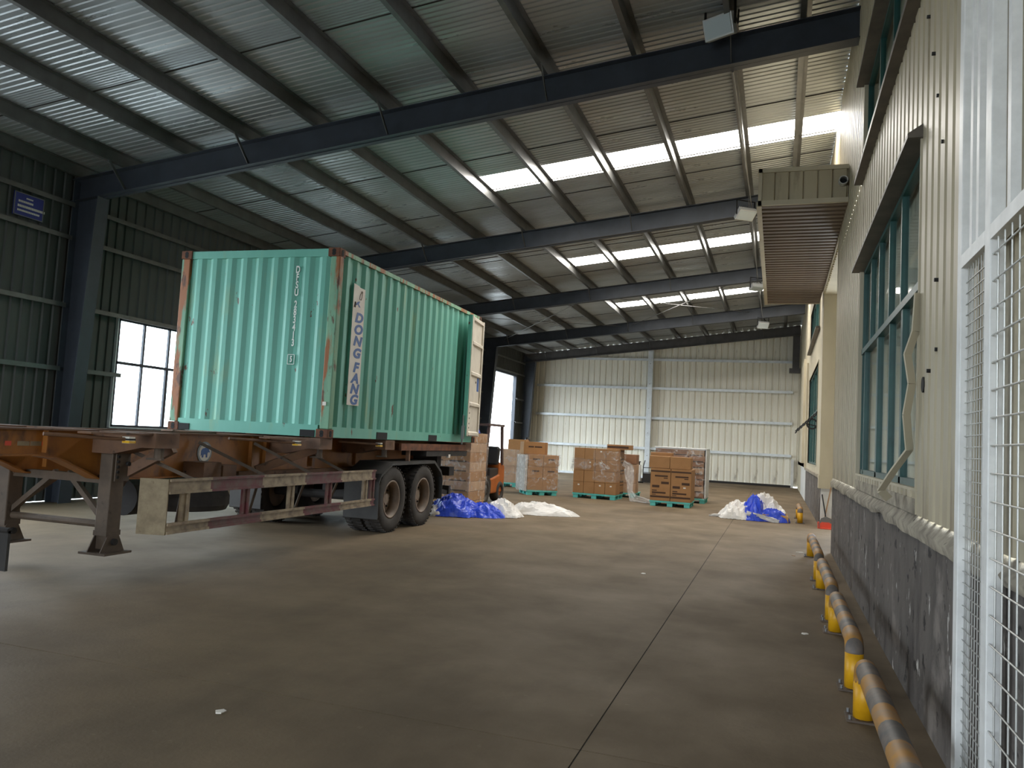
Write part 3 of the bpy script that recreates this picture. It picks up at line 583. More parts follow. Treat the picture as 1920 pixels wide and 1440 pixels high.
# air tank, hoses and gear under the frame
MB().cyl((-1.26, -2.1, .68), (-1.26, -.55, .68), .2, 20).build('air_tank', M['undercar'], tr, smooth=False)
MB().lathe([(.2, -.1), (.5, -.11), (.53, -.05), (.53, .05), (.5, .11), (.2, .1)], (-1.2, -1.2, .62), 'z', 28).build('spare_tyre', M['tyre'], tr)
MB().tube([(-.75, -1.75, .98), (-.7, -1.5, 1.06), (-.7, -1.3, 1.02), (-.72, -1.1, .98), (-.7, -.9, .94)], .016, 8).build('air_hose', M['iron'], tr)
MB().box(-.78, -.5, -1.75, -1.45, .93, 1.1).box(-.78, -.55, -1.35, -1.1, .93, 1.06).build('valve_box', M['brown'], tr)
MB().box(-.72, -.66, -.9, 2.0, .92, .97).build('air_pipe', M['brown'], tr)
for y in (2.07, 3.27):
    MB().cyl((-W + .2, y, .51), (-.2, y, .51), .07, 14).build('axle', M['undercar'], tr)
    for x in (-.85, -1.7): MB().box(x - .06, x + .06, y - .55, y + .55, .62, .72).box(x - .08, x + .08, y - .1, y + .1, .5, .95).build('leaf_spring', M['undercar'], tr)
    for xo, sgn in ((.02, 1), (-W - .02, -1)):
        for k in range(2):
            wx = xo - sgn * (.14 + k * .31)
            wh = empty('wheel', (wx, y, .51), 0, tr)
            T = [(.29, -.11), (.33, -.135), (.43, -.14), (.495, -.12), (.51, -.09), (.51, .09), (.495, .12), (.43, .14), (.33, .135), (.29, .11)]
            MB().lathe(T, (0, 0, 0), 'x', 40).build('tyre', M['tyre'], wh, smooth=True)
            mb = MB()
            for q in range(40):
                t = 2 * math.pi * q / 40
                Mt = Matrix.Rotation(t, 4, 'X'); mb.box(-.13, -.04, -.02, .02, .50, .517, Mt); mb.box(.04, .13, -.02, .02, .50, .517, Mt)
            tb = mb.build('tread', M['tyre'], wh); tb['kind'] = 'stuff'
            e = sgn * .09
            MB().lathe([(.30, sgn * .12), (.285, sgn * .10), (.27, sgn * .02), (.26, -sgn * .06), (.24, -sgn * .06), (.25, sgn * .02), (.27, sgn * .12)], (0, 0, 0), 'x', 32).build('rim', M['rim'], wh, smooth=True)
            MB().cyl((-sgn * .03, 0, 0), (-sgn * .05, 0, 0), .255, 28).build('wheel_disc', M['rim'], wh)
            if k == 0: MB().cyl((-sgn * .04, 0, 0), (sgn * .03, 0, 0), .1, 16, .085).build('hub', M['rim'], wh)
            if k == 0:
                for q in range(8):
                    t = 2 * math.pi * q / 8; MB().cyl((-sgn * .03, .17 * math.cos(t), .17 * math.sin(t)), (-sgn * .005, .17 * math.cos(t), .17 * math.sin(t)), .016, 6).build('wheel_nut', M['undercar'], wh)
for x0, x1 in ((-.55, .03), (-W - .03, -W + .55)):
    P = [(1.56, .24), (1.54, .80), (1.62, .92), (1.98, 1.09), (3.66, 1.10), (3.98, .92), (4.06, .80), (4.06, .42)]
    mb = MB()
    for a, b in zip(P[:-1], P[1:]): mb.add([(x, *p) for p in (a, b) for x in (x0, x1)] + [(x, p[0] + .012, p[1] - .012) for p in (a, b) for x in (x0, x1)], [(0, 1, 3, 2), (4, 6, 7, 5), (0, 4, 5, 1), (2, 3, 7, 6), (0, 2, 6, 4), (1, 5, 7, 3)])
    xe = x1 if x0 > -1 else x0
    for a, b in zip(P[1:-2], P[2:-1]): mb.add([(xe, *a), (xe, *b), (xe, b[0] + (.0), b[1] - .05), (xe, a[0], a[1] - .05)], [(0, 1, 2, 3)])
    mb.build('fender', M['fender'], tr)
MB().box(-.12, -.06, 2.75, 2.8, 1.08, 1.3).build('fender_bracket', M['brown'], tr)
MB().box(-1.9, -.3, 4.55, 4.75, .95, 1.2).box(-2.2, -.2, 4.95, 5.2, .78, .95).box(-2.2, -.25, 5.1, 5.2, .42, .58).build('rear_gear', M['undercar'], tr)
MB().box(-.7, -.22, 4.6, 4.62, .5, .78).build('tail_plate', M['brown'], tr)
MB().bar((-.4, 4.0, .62), (-.3, 5.1, .45), .05, .08).build('rear_stay', M['undercar'], tr)
mk = MB().box(-.07, -.02, 4.42, 4.5, 1.14, 1.2).build('marker_lamp', M['stick'], tr)
# mudflap of the tractor unit at the picture's edge
tf = tag(empty('mudflap', (-6.02, 4.72, 0)), 'black rubber mudflap hanging beside the landing leg', 'mudflap')
MB().box(-.28, .22, -.012, .012, .28, .6).build('flap', M['fender'], tf)
MB().cyl((-.9, 0, .6), (.22, 0, .6), .025, 8).build('bracket', M['undercar'], tf)
# ================================================================== GOODS
TH = ('bottom', 'second', 'third', 'fourth', 'fifth', 'sixth', 'seventh', 'top')
def pallet(cx, cy, rz, w, d, label, h=.14):
    p = tag(empty('pallet', (cx, cy, 0), rz), label, 'pallet', 'teal plastic pallets')       # origin at its front left corner
    for i in range(7):
        a = d * i / 7; MB().box(0, w, a, a + d / 7 - .02, h - .03, h).build('deck_board', M['pallet'], p)
    for fx in (.02, w / 2 - .07, w - .16):
        for fy in (.02, d / 2 - .07, d - .16): MB().box(fx, fx + .14, fy, fy + .14, .015, h - .028).build('foot', M['pallet'], p)
        MB().box(fx, fx + .14, .02, d - .02, 0, .016).build('runner', M['pallet'], p)
    MB().box(0, w, 0, .04, h - .045, h - .028).build('front_lip', M['pallet'], p)
    return p
def carton(P, x0, x1, y0, y1, z0, z1, label, group, m='carton', prints=(), tape=True, g=.004, jit=.006):
    ox, oy, rz = P; r = random.Random(hash((round(x0, 2), round(z0, 2), label)) if False else int((x0 * 37 + z0 * 101 + y0 * 13) * 100))
    o = MB().box(x0 + g, x1 - g, y0 + g, y1 - g, z0 + .002, z1 - .002).build('carton', M[m], None, bevel=.006)
    o.location = (ox, oy, 0); o.rotation_euler = (0, 0, rz)
    o.location += Vector((r.uniform(-jit, jit), r.uniform(-jit, jit), 0))
    tag(o, label, 'carton', group)
    for u0, u1, v0, v1, c in prints:                   # flat print on the front face, as fractions
        MB().box(x0 + (x1 - x0) * u0, x0 + (x1 - x0) * u1, y0 + g - .0025, y0 + g + .001, z0 + (z1 - z0) * v0, z0 + (z1 - z0) * v1).build({'print': 'printed_mark', 'stick': 'paper_label', 'carton2': 'tape'}[c], M[c], o)
    return o
def film_shell(name, P, x0, x1, y0, y1, z0, z1, label, m, seed, amp=.02, n=12):
    ox, oy, rz = P; mb = MB(); per = []
    for i in range(n): per.append((x0 + (x1 - x0) * i / n, y0))
    for i in range(n): per.append((x1, y0 + (y1 - y0) * i / n))
    for i in range(n): per.append((x1 - (x1 - x0) * i / n, y1))
    for i in range(n): per.append((x0, y1 - (y1 - y0) * i / n))
    k = len(per); rows = 14; cx, cy = (x0 + x1) / 2, (y0 + y1) / 2; vs = []
    for j in range(rows + 1):
        z = z0 + (z1 - z0) * j / rows
        for u, v in per:
            q = amp * (mnoise.noise(Vector((u * 5 + seed, v * 5, z * 7))) * .5 + .75); d = Vector((u - cx, v - cy)); d.normalize()
            vs.append((u + d.x * q, v + d.y * q, z + .03 * mnoise.noise(Vector((u * 4, v * 4, seed)))))
    mb.add(vs, [(j * k + i, j * k + (i + 1) % k, (j + 1) * k + (i + 1) % k, (j + 1) * k + i) for j in range(rows) for i in range(k)])
    o = mb.build(name, M[m], None, smooth=True); o.location = (ox, oy, 0); o.rotation_euler = (0, 0, rz); return tag(o, label, 'plastic film')
COLN = {2: ('left-hand', 'right-hand'), 4: ('leftmost', 'second from left', 'third from left', 'rightmost'), 3: ('left', 'middle', 'right')}
# pallet beside the forklift, turned at an angle
A = (-6.66, 21.22, .55)
pallet(*A, .9, 1.02, 'angled teal pallet under the film-wrapped cartons beside the forklift')
for r in range(3):
    for c in range(2):
        carton(A, c * .45, c * .45 + .45, 0, .51, .14 + r * .335, .475 + r * .335, f'{TH[r] if r < 2 else "upper"} row wrapped carton, {COLN[2][c]}, on the angled pallet', 'cartons on the angled pallet', prints=[(.3, .75, .55, .68, 'print')] if r else [])
        if c == 0: carton(A, 0, .45, .51, 1.02, .14 + r * .335, .475 + r * .335, f'{TH[r] if r < 2 else "upper"} row carton at the rear left of the angled pallet', 'cartons on the angled pallet')
carton(A, -.1, .62, .25, .7, 1.145, 1.50, 'single large loose carton on top of the angled wrapped pallet', 'cartons on the angled pallet', prints=[(.2, .42, .55, .66, 'print'), (.46, .76, .55, .66, 'print'), (.9, .93, 0, 1, 'carton2')])
film_shell('stretch_film', A, -.02, .92, -.02, 1.04, .12, 1.16, 'clear stretch film around the angled pallet of cartons', 'film', 3, .03)
film_shell('stretch_film', (A[0], A[1], A[2]), -.09, -.03, .0, 1.0, .1, 1.12, 'bright bunched film hanging on the left side of the angled pallet', 'film2', 9, .05)
# pallet behind it, by the doorway
B = (-8.52, 24.1, .1)
pallet(*B, 1.0, .9, 'teal pallet half hidden behind the angled pallet')
for r in range(4):
    for c in range(2):
        carton(B, c * .5, c * .5 + .5, 0, .5, .14 + r * .27, .41 + r * .27, f'{TH[r] if r < 3 else "topmost"} row carton, {COLN[2][c]}, on the half-hidden far pallet', 'cartons on the far pallet', 'carton3')
carton(B, .22, .82, .05, .5, 1.22, 1.55, 'plain carton standing on top of the half-hidden far stack', 'cartons on the far pallet', 'carton')
film_shell('stretch_film', B, -.01, 1.01, -.01, .88, .12, 1.21, 'clear stretch film around the half-hidden far stack', 'film', 5)
# pallet with sixteen plain cartons
Cc = (-5.46, 21.7, -.02)
pallet(*Cc, 1.24, 1.05, 'teal pallet under the four by four block of plain cartons')
for r in range(4):
    for c in range(4):
        z = .14 + r * .318
        pr = [(.45, .62, .68, .8, 'stick')] if (r, c) in ((0, 0), (0, 2), (0, 3), (2, 1), (2, 2), (3, 2)) else []
        carton(Cc, c * .31, c * .31 + .31, 0, .52, z, z + .318, f'plain carton, {TH[r] if r < 3 else "top"} row, {COLN[4][c]}, in the four by four block', 'cartons of the four by four block', prints=pr)
    o = carton(Cc, .62, 1.24, .53, 1.05, .14 + r * .318, .458 + r * .318, f'{TH[r] if r < 3 else "top"} row printed carton behind the four by four block', 'cartons of the four by four block')
    for a, b in ((.0, .2), (.72, .86)): MB().box(1.237, 1.2385, .56, 1.02, .14 + r * .318 + .318 * a + .02, .14 + r * .318 + .318 * b).build('printed_band', M['print'], o)
carton(Cc, .84, 1.5, .45, 1.0, 1.412, 1.55, 'flat carton lying on top of the four by four block', 'cartons of the four by four block', prints=[(.02, .95, .25, .7, 'print')])
film_shell('stretch_film', Cc, .6, 1.27, -.02, 1.07, .5, 1.36, 'loose torn film on the right side of the four by four block', 'film', 11, .05)
film_shell('stretch_film', Cc, -.03, .5, -.025, .6, .82, 1.12, 'narrow band of film across the front of the four by four block', 'film', 13, .03)
# pallet behind, half wrapped
D = (-5.0, 23.25, 0)
pallet(*D, 1.06, 1.0, 'teal pallet behind the four by four block')
for r in range(4):
    for c in range(2):
        carton(D, c * .53, c * .53 + .53, 0, .5, .14 + r * .285, .425 + r * .285, f'{TH[r] if r < 3 else "topmost"} row carton, {COLN[2][c]}, stacked behind the four by four block', 'cartons behind the four by four block', 'carton3' if r < 3 else 'carton2')
# trailing stretch film
def ribbon(name, path, w, label, m, seed, sub=8, rows=10, amp=.04):
    P = []
    for i in range(len(path) - 1):
        for k in range(sub): P.append(Vector(path[i]).lerp(Vector(path[i + 1]), k / sub))
    P.append(Vector(path[-1])); mb = MB(); vs = []
    for i, p in enumerate(P):
        d = (P[min(i + 1, len(P) - 1)] - P[max(i - 1, 0)]).normalized(); a = d.cross(Vector((.1, 1, .15))).normalized(); b = a.cross(d)
        ww = w(i / (len(P) - 1)) if callable(w) else w
        for j in range(rows + 1):
            t = j / rows - .5; q = p + a * (t * ww) + b * (amp * mnoise.noise(Vector((i * .35, j * 1.1, seed))) + .5 * amp * math.sin(j * 2.1 + i * .3))
            vs.append((q.x, q.y, max(.006, q.z)))
    n = rows + 1; mb.add(vs, [(i * n + j, i * n + j + 1, (i + 1) * n + j + 1, (i + 1) * n + j) for i in range(len(P) - 1) for j in range(rows)])
    return tag(mb.build(name, M[m], None, smooth=True), label, 'plastic film')
ribbon('stretch_film', [(-4.1, 22.0, 1.05), (-3.92, 21.9, .95), (-3.86, 21.85, .6), (-3.84, 21.8, .25), (-3.7, 21.7, .06), (-3.3, 21.5, .03), (-3.1, 21.4, .02)], lambda t: .16 + .12 * math.sin(t * 7) ** 2, 'crumpled film tail trailing from carton block to the floor', 'film2', 4)
# pallet with two tall printed cartons
Ee = (-3.16, 20.9, .0)
pallet(*Ee, 1.06, 1.1, 'teal pallet under the two tall printed cartons')
big = [(.02, .98, .885, .935, 'print'), (.02, .98, .10, .155, 'print'), (.22, .86, .74, .79, 'print'), (.66, .86, .69, .72, 'print'), (.54, .92, .52, .595, 'print'), (.1, .46, .405, .48, 'print'), (.1, .34, .30, .33, 'print'), (.1, .78, .225, .275, 'print'), (.1, .3, .18, .2, 'print')]
for c in range(2):
    o = carton(Ee, c * .54, c * .54 + .53, .0, .55, .14, .99, f'tall printed carton, {COLN[2][c]}, on the front pallet', 'tall printed cartons', prints=big + ([(.62, .74, .42, .46, 'stick')] if c else []))
    carton(Ee, c * .54 - .04, c * .54 + .5, .03, .55, .992, 1.31, f'plain half-height carton on the {COLN[2][c]} tall printed carton', 'half-height cartons', 'carton')
carton(Ee, .53, 1.06, .56, 1.08, .14, .99, 'tall carton behind the right-hand printed one', 'tall printed cartons')
carton(Ee, .0, .53, .56, 1.08, .14, 1.2, 'tall carton behind the left-hand printed one', 'tall printed cartons')
carton(Ee, -.12, .46, .7, 1.1, 1.202, 1.40, 'small carton peeping above the half-height cartons', 'half-height cartons', 'carton')
# tall stack of flat cartons, film on top and side
Fq = (-3.36, 23.0, 0)
pallet(*Fq, 1.46, 1.05, 'teal pallet under the tall stack of flat dark cartons')
for r in range(8):
    for c in range(3):
        carton(Fq, c * .47, c * .47 + .47, 0, 1.0, .14 + r * .172, .312 + r * .172, f'flat dark carton, {TH[r]} layer, {COLN[3][c]} column, in the tall wrapped stack', 'flat cartons of the tall stack', 'carton2' if (r + c) % 3 else 'carton3', prints=[(.1, .9, .0, .22, 'print')], jit=.012)
film_shell('stretch_film', Fq, -.01, 1.42, -.02, 1.0, .12, 1.5, 'clear film around the tall stack of flat cartons', 'film', 21, .03)
o = MB().box(1.43, 1.47, -.02, 1.02, .14, 1.53).box(-.02, 1.47, -.03, 1.03, 1.53, 1.57).build('foam_sheet', M['carton3'], None, bevel=.015); o.location = (Fq[0], Fq[1], 0); o.rotation_euler.z = Fq[2]
o.data.materials[0] = M['white']; tag(o, 'white foam sheet folded over the tall stack of flat cartons', 'packing sheet')
# ------------------------------------------------------------------ forklift and its load
fk = tag(empty('forklift', (-6.95, 17.75, 0), 0), 'small orange forklift lifting a wrapped load behind the trailer', 'forklift')   # faces -y
MB().ext([(-.62, .22), (.78, .22), (.86, .34), (.86, .86), (.72, .94), (.5, .94), (.48, .66), (.0, .58), (-.62, .58)], 'x', -.5, .5).build('chassis', M['forkorange'], fk, bevel=.03)
MB().ext([(.52, .3), (.9, .3), (.94, .5), (.9, .92), (.6, .98)], 'x', -.44, .44).build('counterweight', M['forkorange'], fk, bevel=.05)
MB().box(-.46, .46, -.1, .5, .58, .82).build('engine_cover', M['forkblack'], fk, bevel=.02)
st = MB().box(-.26, .26, -.15, .3, .82, .92).build('seat_cushion', M['seat'], fk, bevel=.03)
MB().ext([(.2, .9), (.34, .9), (.42, 1.3), (.30, 1.36), (.24, 1.3)], 'x', -.25, .53).build('seat_back', M['seat'], fk, bevel=.04)
for x in (-.48, .5):
    MB().bar((x, .62, .9), (x, .5, 1.84), .06, .07).build('guard_post', M['forkpost'], fk)
    MB().bar((x, -.6, .55), (x, -.42, 1.84), .06, .07).build('guard_post', M['forkpost'], fk)
    MB().bar((x, -.5, 1.86), (x, .6, 1.86), .07, .06).build('guard_rail', M['forkpost'], fk)
for k in range(6): MB().box(-.48, .5, -.45 + k * .19, -.41 + k * .19, 1.84, 1.88).build('guard_bar', M['forkpost'], fk)
for x in (-.3, .3): MB().box(x - .05, x + .05, -.78, -.66, .08, 2.0).build('mast_channel', M['forkblack'], fk)
MB().box(-.45, .45, -.84, -.78, .2, .62).build('carriage', M['forkblack'], fk)
for x in (-.25, .25): MB().box(x - .06, x + .06, -1.85, -.8, .05, .1).build('fork', M['iron'], fk)
MB().cyl((-.0, -.36, .75), (.0, -.5, 1.12), .03, 8).lathe([(.15, -.012), (.17, -.012), (.17, .012), (.15, .012)], (0, -.5, 1.13), 'z', 20).build('steering_wheel', M['forkblack'], fk)
for x, y, r in ((.44, -.55, .3), (-.44, -.55, .3), (.42, .55, .25), (-.42, .55, .25)):
    wh = empty('wheel', (x, y, r), 0, fk)
    MB().lathe([(r * .5, -.1), (r * .9, -.11), (r, -.07), (r, .07), (r * .9, .11), (r * .5, .1)], (0, 0, 0), 'x', 24).build('tyre', M['tyre'], wh, smooth=True)
    MB().cyl((-.06, 0, 0), (.06, 0, 0), r * .52, 16).build('rim', M['forkorange' if r < .28 else 'rim'], wh)
MB().ext([(-.95, .25), (-.2, .25), (-.2, .5), (-.35, .66), (-.75, .66), (-.95, .5)], 'x', .5, .54).build('front_fender', M['forkblack'], fk)
Gp = (-7.4, 15.75, .0)
for r in range(7):
    for c in range(2):
        carton(Gp, c * .575 + (r > 5) * .0, c * .575 + .575, 0, 1.0, .16 + r * .21, .37 + r * .21, f'{TH[r]} layer wrapped carton, {COLN[2][c]}, on the forklift forks', 'wrapped cartons on the forks', 'carton3' if r % 2 else 'carton', prints=[(.15, .85, .02, .14, 'print')], jit=.01)
film_shell('stretch_film', Gp, -.01, 1.16, -.01, 1.01, .14, 1.64, 'wrinkled film around the load on the forklift forks', 'film', 31, .025)
pl = pallet(-7.4, 15.75, 0, 1.15, 1.0, 'worn wooden pallet under the load on the forks', .15)
for ch in pl.children: ch.data.materials[0] = M['wood']
del pl['group']
# ------------------------------------------------------------------ crumpled plastic heaps
def heap(name, cx, cy, rx, ry, h, m, seed, label, rz=0, z0=0, n=34, sharp=1.0):
    mb = MB(); vs = []; ca, sa = math.cos(rz), math.sin(rz)
    for i in range(n + 1):
        for j in range(n + 1):
            u, v = i / n * 2 - 1, j / n * 2 - 1
            a = u * math.sqrt(1 - v * v / 2); b = v * math.sqrt(1 - u * u / 2); rr = math.hypot(a, b)
            k = 1 + .28 * mnoise.noise(Vector((a * 2.2 + seed, b * 2.2, seed)))
            rid = 1 - abs(mnoise.noise(Vector((a * 3.2 + seed, b * 3.2, 1.7)))) * 2
            rid2 = 1 - abs(mnoise.noise(Vector((a * 8 + seed, b * 8, 4.2)))) * 2
            zz = h * max(0, 1 - rr ** 1.6) ** .7 * (.66 + .36 * rid * sharp) + h * .09 * rid2 * (1 - rr * .6)
            x, y = a * rx * k, b * ry * k
            vs.append((cx + x * ca - y * sa, cy + x * sa + y * ca, z0 + max(.004 + .01 * (rr < .98), zz)))
    w = n + 1; mb.add(vs, [(i * w + j, (i + 1) * w + j, (i + 1) * w + j + 1, i * w + j + 1) for i in range(n) for j in range(n)])
    return tag(mb.build(name, M[m], None), label, 'plastic film')
heap('plastic_sheet', -5.98, 14.35, .62, .5, .42, 'filmb', 2, 'crumpled blue plastic sheet on the floor behind the trailer wheels', .5)
heap('plastic_sheet', -5.45, 14.55, .45, .35, .28, 'filmb', 5, 'smaller blue plastic fold lying beside the white film', -.2)
heap('plastic_sheet', -5.2, 14.95, .42, .42, .34, 'filmw', 7, 'peaked white film heap next to the blue sheet', .4)
heap('plastic_sheet', -4.75, 15.9, .85, .32, .26, 'filmw', 12, 'long flat white film strip stretching across the floor', .3)
heap('plastic_sheet', -6.25, 14.0, .28, .22, .2, 'filmw', 16, 'scrap of white film at the rear mudflap', 0)
PXc, PYc = -.42, 19.1
heap('plastic_sheet', PXc - .38, PYc, .48, .5, .42, 'filmw', 22, 'white film mound on the left of the debris pile')
heap('plastic_sheet', PXc + .16, PYc + .15, .55, .5, .6, 'filmw', 26, 'tall rounded white film bag on the debris pile')
heap('plastic_sheet', PXc - .05, PYc - .02, .32, .5, .56, 'filmb', 31, 'upright blue sheet in the middle of the debris pile', .2)
heap('plastic_sheet', PXc + .34, PYc - .22, .42, .22, .3, 'filmb', 37, 'blue sheet edge draped over the right of the debris pile', -.2)
heap('plastic_sheet', PXc - .02, PYc - .36, .28, .16, .12, 'filmb', 41, 'flat blue scrap at the front of the debris pile')
ribbon('plastic_strip', [(PXc - .2, PYc - .42, .16), (PXc + .1, PYc - .48, .12), (PXc + .36, PYc - .52, .06), (PXc + .5, PYc - .55, .02)], .1, 'narrow white film strip hanging off the front of the debris pile', 'filmw', 8)
ribbon('plastic_strip', [(PXc - .75, PYc - .1, .05), (PXc - .95, PYc - .12, .03), (PXc - 1.05, PYc - .1, .015)], .06, 'thin film end trailing left of the debris pile', 'filmw', 14)
wp = tag(empty('broken_pallet', (PXc, PYc, 0), 0), 'broken wooden pallet end under the debris pile', 'pallet')
MB().box(.58, .70, -.38, -.26, 0, .14).build('block', M['wood'], wp)
for k in range(3): MB().box(-.2, .68, -.36 + k * .3, -.26 + k * .3, .14, .16).build('deck_board', M['wood'], wp)
MB().box(-.2, .68, -.36, -.3, 0, .02).build('runner', M['wood'], wp)
heap('plastic_sheet', -6.75, 16.55, .32, .25, .35, 'filmb', 51, 'blue plastic scrap draped on top of the forklift load', .3, z0=1.64)
# ------------------------------------------------------------------ person behind the cartons
def person(loc, rz, label):
    root = tag(empty('person', loc, rz), label, 'person')
    J = {'pel': (0, 0, .88, .15, .11), 'wst': (0, .0, 1.02, .14, .10), 'che': (0, -.02, 1.25, .17, .11), 'nck': (0, -.03, 1.40, .06, .06), 'nk2': (0, -.04, 1.46, .055, .055),
         'shL': (.18, -.02, 1.36, .065, .065), 'elL': (.25, -.06, 1.10, .045, .045), 'wrL': (.2, -.27, 1.04, .032, .032), 'haL': (.17, -.35, 1.04, .036, .02),
         'shR': (-.18, -.02, 1.36, .065, .065), 'elR': (-.25, -.06, 1.10, .045, .045), 'wrR': (-.2, -.27, 1.04, .032, .032), 'haR': (-.17, -.35, 1.04, .036, .02),
         'hiL': (.09, 0, .82, .085, .09), 'knL': (.1, -.02, .46, .06, .06), 'anL': (.1, .02, .09, .042, .042), 'toL': (.11, -.14, .04, .045, .03),
         'hiR': (-.09, 0, .82, .085, .09), 'knR': (-.1, -.02, .46, .06, .06), 'anR': (-.1, .02, .09, .042, .042), 'toR': (-.11, -.14, .04, .045, .03)}
    E_ = [('pel', 'wst'), ('wst', 'che'), ('che', 'nck'), ('nck', 'nk2')] + [e for s in 'LR' for e in (('che', 'sh' + s), ('sh' + s, 'el' + s), ('el' + s, 'wr' + s), ('wr' + s, 'ha' + s), ('pel', 'hi' + s), ('hi' + s, 'kn' + s), ('kn' + s, 'an' + s), ('an' + s, 'to' + s))]
    F = [(.03 * (k - 1.5) * s + x, y, z, l) for (x, y, z, s) in ((.17, -.37, 1.04, 1), (-.17, -.37, 1.04, -1)) for k, l in ((0, .07), (1, .085), (2, .08), (3, .06))]
    names = list(J); vs = [J[k][:3] for k in names]; ed = [(names.index(a), names.index(b)) for a, b in E_]; rad = [J[k][3:] for k in names]
    for i, (x, y, z, l) in enumerate(F):
        b = len(vs); h = names.index('haL' if i < 4 else 'haR'); vs += [(x, y - .01, z), (x, y - l * .6, z - .01), (x, y - l, z - .03)]; rad += [(.010, .010), (.009, .009), (.007, .007)]; ed += [(h, b), (b, b + 1), (b + 1, b + 2)]
    for s, nm in ((1, 'wrL'), (-1, 'wrR')):
        b = len(vs); vs += [(s * .13, -.33, 1.03), (s * .105, -.38, 1.02)]; rad += [(.012, .012), (.009, .009)]; ed += [(names.index('ha' + nm[2]), b), (b, b + 1)]
    me = bpy.data.meshes.new('body'); me.from_pydata(vs, ed, []); me.update(); me.materials.append(M['cloth'])
    o = bpy.data.objects.new('body', me); COL.objects.link(o); o.parent = root
    sk = o.modifiers.new('skin', 'SKIN'); sk.use_smooth_shade = True
    for i, v in enumerate(me.skin_vertices[0].data): v.radius = rad[i]; v.use_root = (i == 0)
    o.modifiers.new('sub', 'SUBSURF').levels = 2; o.modifiers['sub'].render_levels = 2
    hd = MB(); vs = []; N_ = 20                          # head: egg with brow, nose and chin
    for i in range(N_ + 1):
        th = math.pi * i / N_
        for j in range(N_):
            ph = 2 * math.pi * j / N_; d = Vector((math.sin(th) * math.sin(ph), -math.sin(th) * math.cos(ph), math.cos(th)))
            r = Vector((d.x * .075, d.y * .095, d.z * .115)); jaw = max(0, -d.z)
            r.x *= 1 - .35 * jaw; r.y *= 1 - .15 * jaw
            if d.y < -.8: r.y -= .022 * math.exp(-((d.x / .14) ** 2 + ((d.z + .1) / .16) ** 2)); r.y += .010 * math.exp(-(((abs(d.x) - .35) / .14) ** 2 + ((d.z - .08) / .1) ** 2)); r.y -= .006 * math.exp(-((d.x / .25) ** 2 + ((d.z + .45) / .06) ** 2))
            vs.append(r + Vector((0, -.055, 1.535)))
    hd.add(vs, [(i * N_ + j, i * N_ + (j + 1) % N_, (i + 1) * N_ + (j + 1) % N_, (i + 1) * N_ + j) for i in range(N_) for j in range(N_)])
    h = hd.build('head', M['skin'], root, smooth=True)
    for s in (-1, 1):
        MB().lathe([(.004, -.004), (.011, -.003), (.011, .003), (.004, .004)], (s * .028, -.142, 1.545), 'y', 10).build('eye', M['hair'], h)
        MB().cyl((s * .072, -.05, 1.53), (s * .084, -.045, 1.53), .026, 10).build('ear', M['skin'], h)
    MB().box(-.022, .022, -.149, -.143, 1.478, 1.484).build('mouth', M['red'], h)
    hm = MB(); vs = []
    for i in range(11):
        th = math.pi * .60 * i / 10
        for j in range(24):
            ph = 2 * math.pi * j / 24; t2 = th * (1 - .38 * max(0, math.cos(ph)))
            d = Vector((math.sin(t2) * math.sin(ph), -math.sin(t2) * math.cos(ph), math.cos(t2))); k = 1.09 + .03 * mnoise.noise(d * 6)
            vs.append(Vector((d.x * .078 * k, d.y * .099 * k, d.z * .118 * k)) + Vector((0, -.053, 1.537)))
    hm.add(vs, [(i * 24 + j, i * 24 + (j + 1) % 24, (i + 1) * 24 + (j + 1) % 24, (i + 1) * 24 + j) for i in range(10) for j in range(24)])
    hm.build('hair', M['hair'], h, smooth=True)
    mb = MB()
    for s in (-1, 1): mb.cyl((s * .1, 0, .10), (s * .1, -.02, .46), .062, 14, .078).cyl((s * .1, -.02, .46), (s * .085, 0, .9), .08, 14, .11)
    mb.build('trousers', M['trouser'], root, smooth=True)
    return root
person((-8.12, 25.65, -.02), .2, 'black-haired person standing behind the stacked cartons near the doorway')
# ================================================================== FITTINGS
# ---- yellow and black guard rails along the right wall
def guard_rail(y0, y1, x, label):
    g = tag(empty('guard_rail', (x, y0, 0)), label, 'guard rail', 'striped guard rails along the wall')
    L_ = y1 - y0; h = .31; r = .06; P = [(0, .0, .02)]
    def arc(cy, s): return [(0, cy - s * .09 * math.cos(t), h - .09 + .09 * math.sin(t)) for t in [k * math.pi / 2 / 6 for k in range(7)]]
    near = arc(.09, 1); far = [(0, L_ - p[1], p[2]) for p in near][::-1]
    MB().tube(near + far, r, 16).build('rail', M['railband'], g, smooth=True)
    for yy in (0, L_):
        p = MB().cyl((0, yy, .012), (0, yy, h - .07), r, 16).build('post', M['yellow'], g, smooth=True)
        b = MB().box(-.1, .1, yy - .09, yy + .09, 0, .012).build('base_plate', M['legmat'], g)
        for bx in (-.08, .08):
            for by in (-.07, .07): MB().cyl((bx, yy + by, .012), (bx, yy + by, .035), .01, 6).build('anchor_bolt', M['strapgrey'], b)
for y0, y1, t in ((3.0, 5.22, 'nearest striped guard rail, running out of the picture corner'), (5.86, 7.62, 'second striped guard rail, opposite the tall green window'), (8.12, 9.95, 'third striped guard rail along the plinth'), (10.6, 12.95, 'fourth striped guard rail, ending by the wall corner'), (19.0, 20.4, 'short far guard rail beside the plastic debris pile')):
    guard_rail(y0, y1, .53, t)
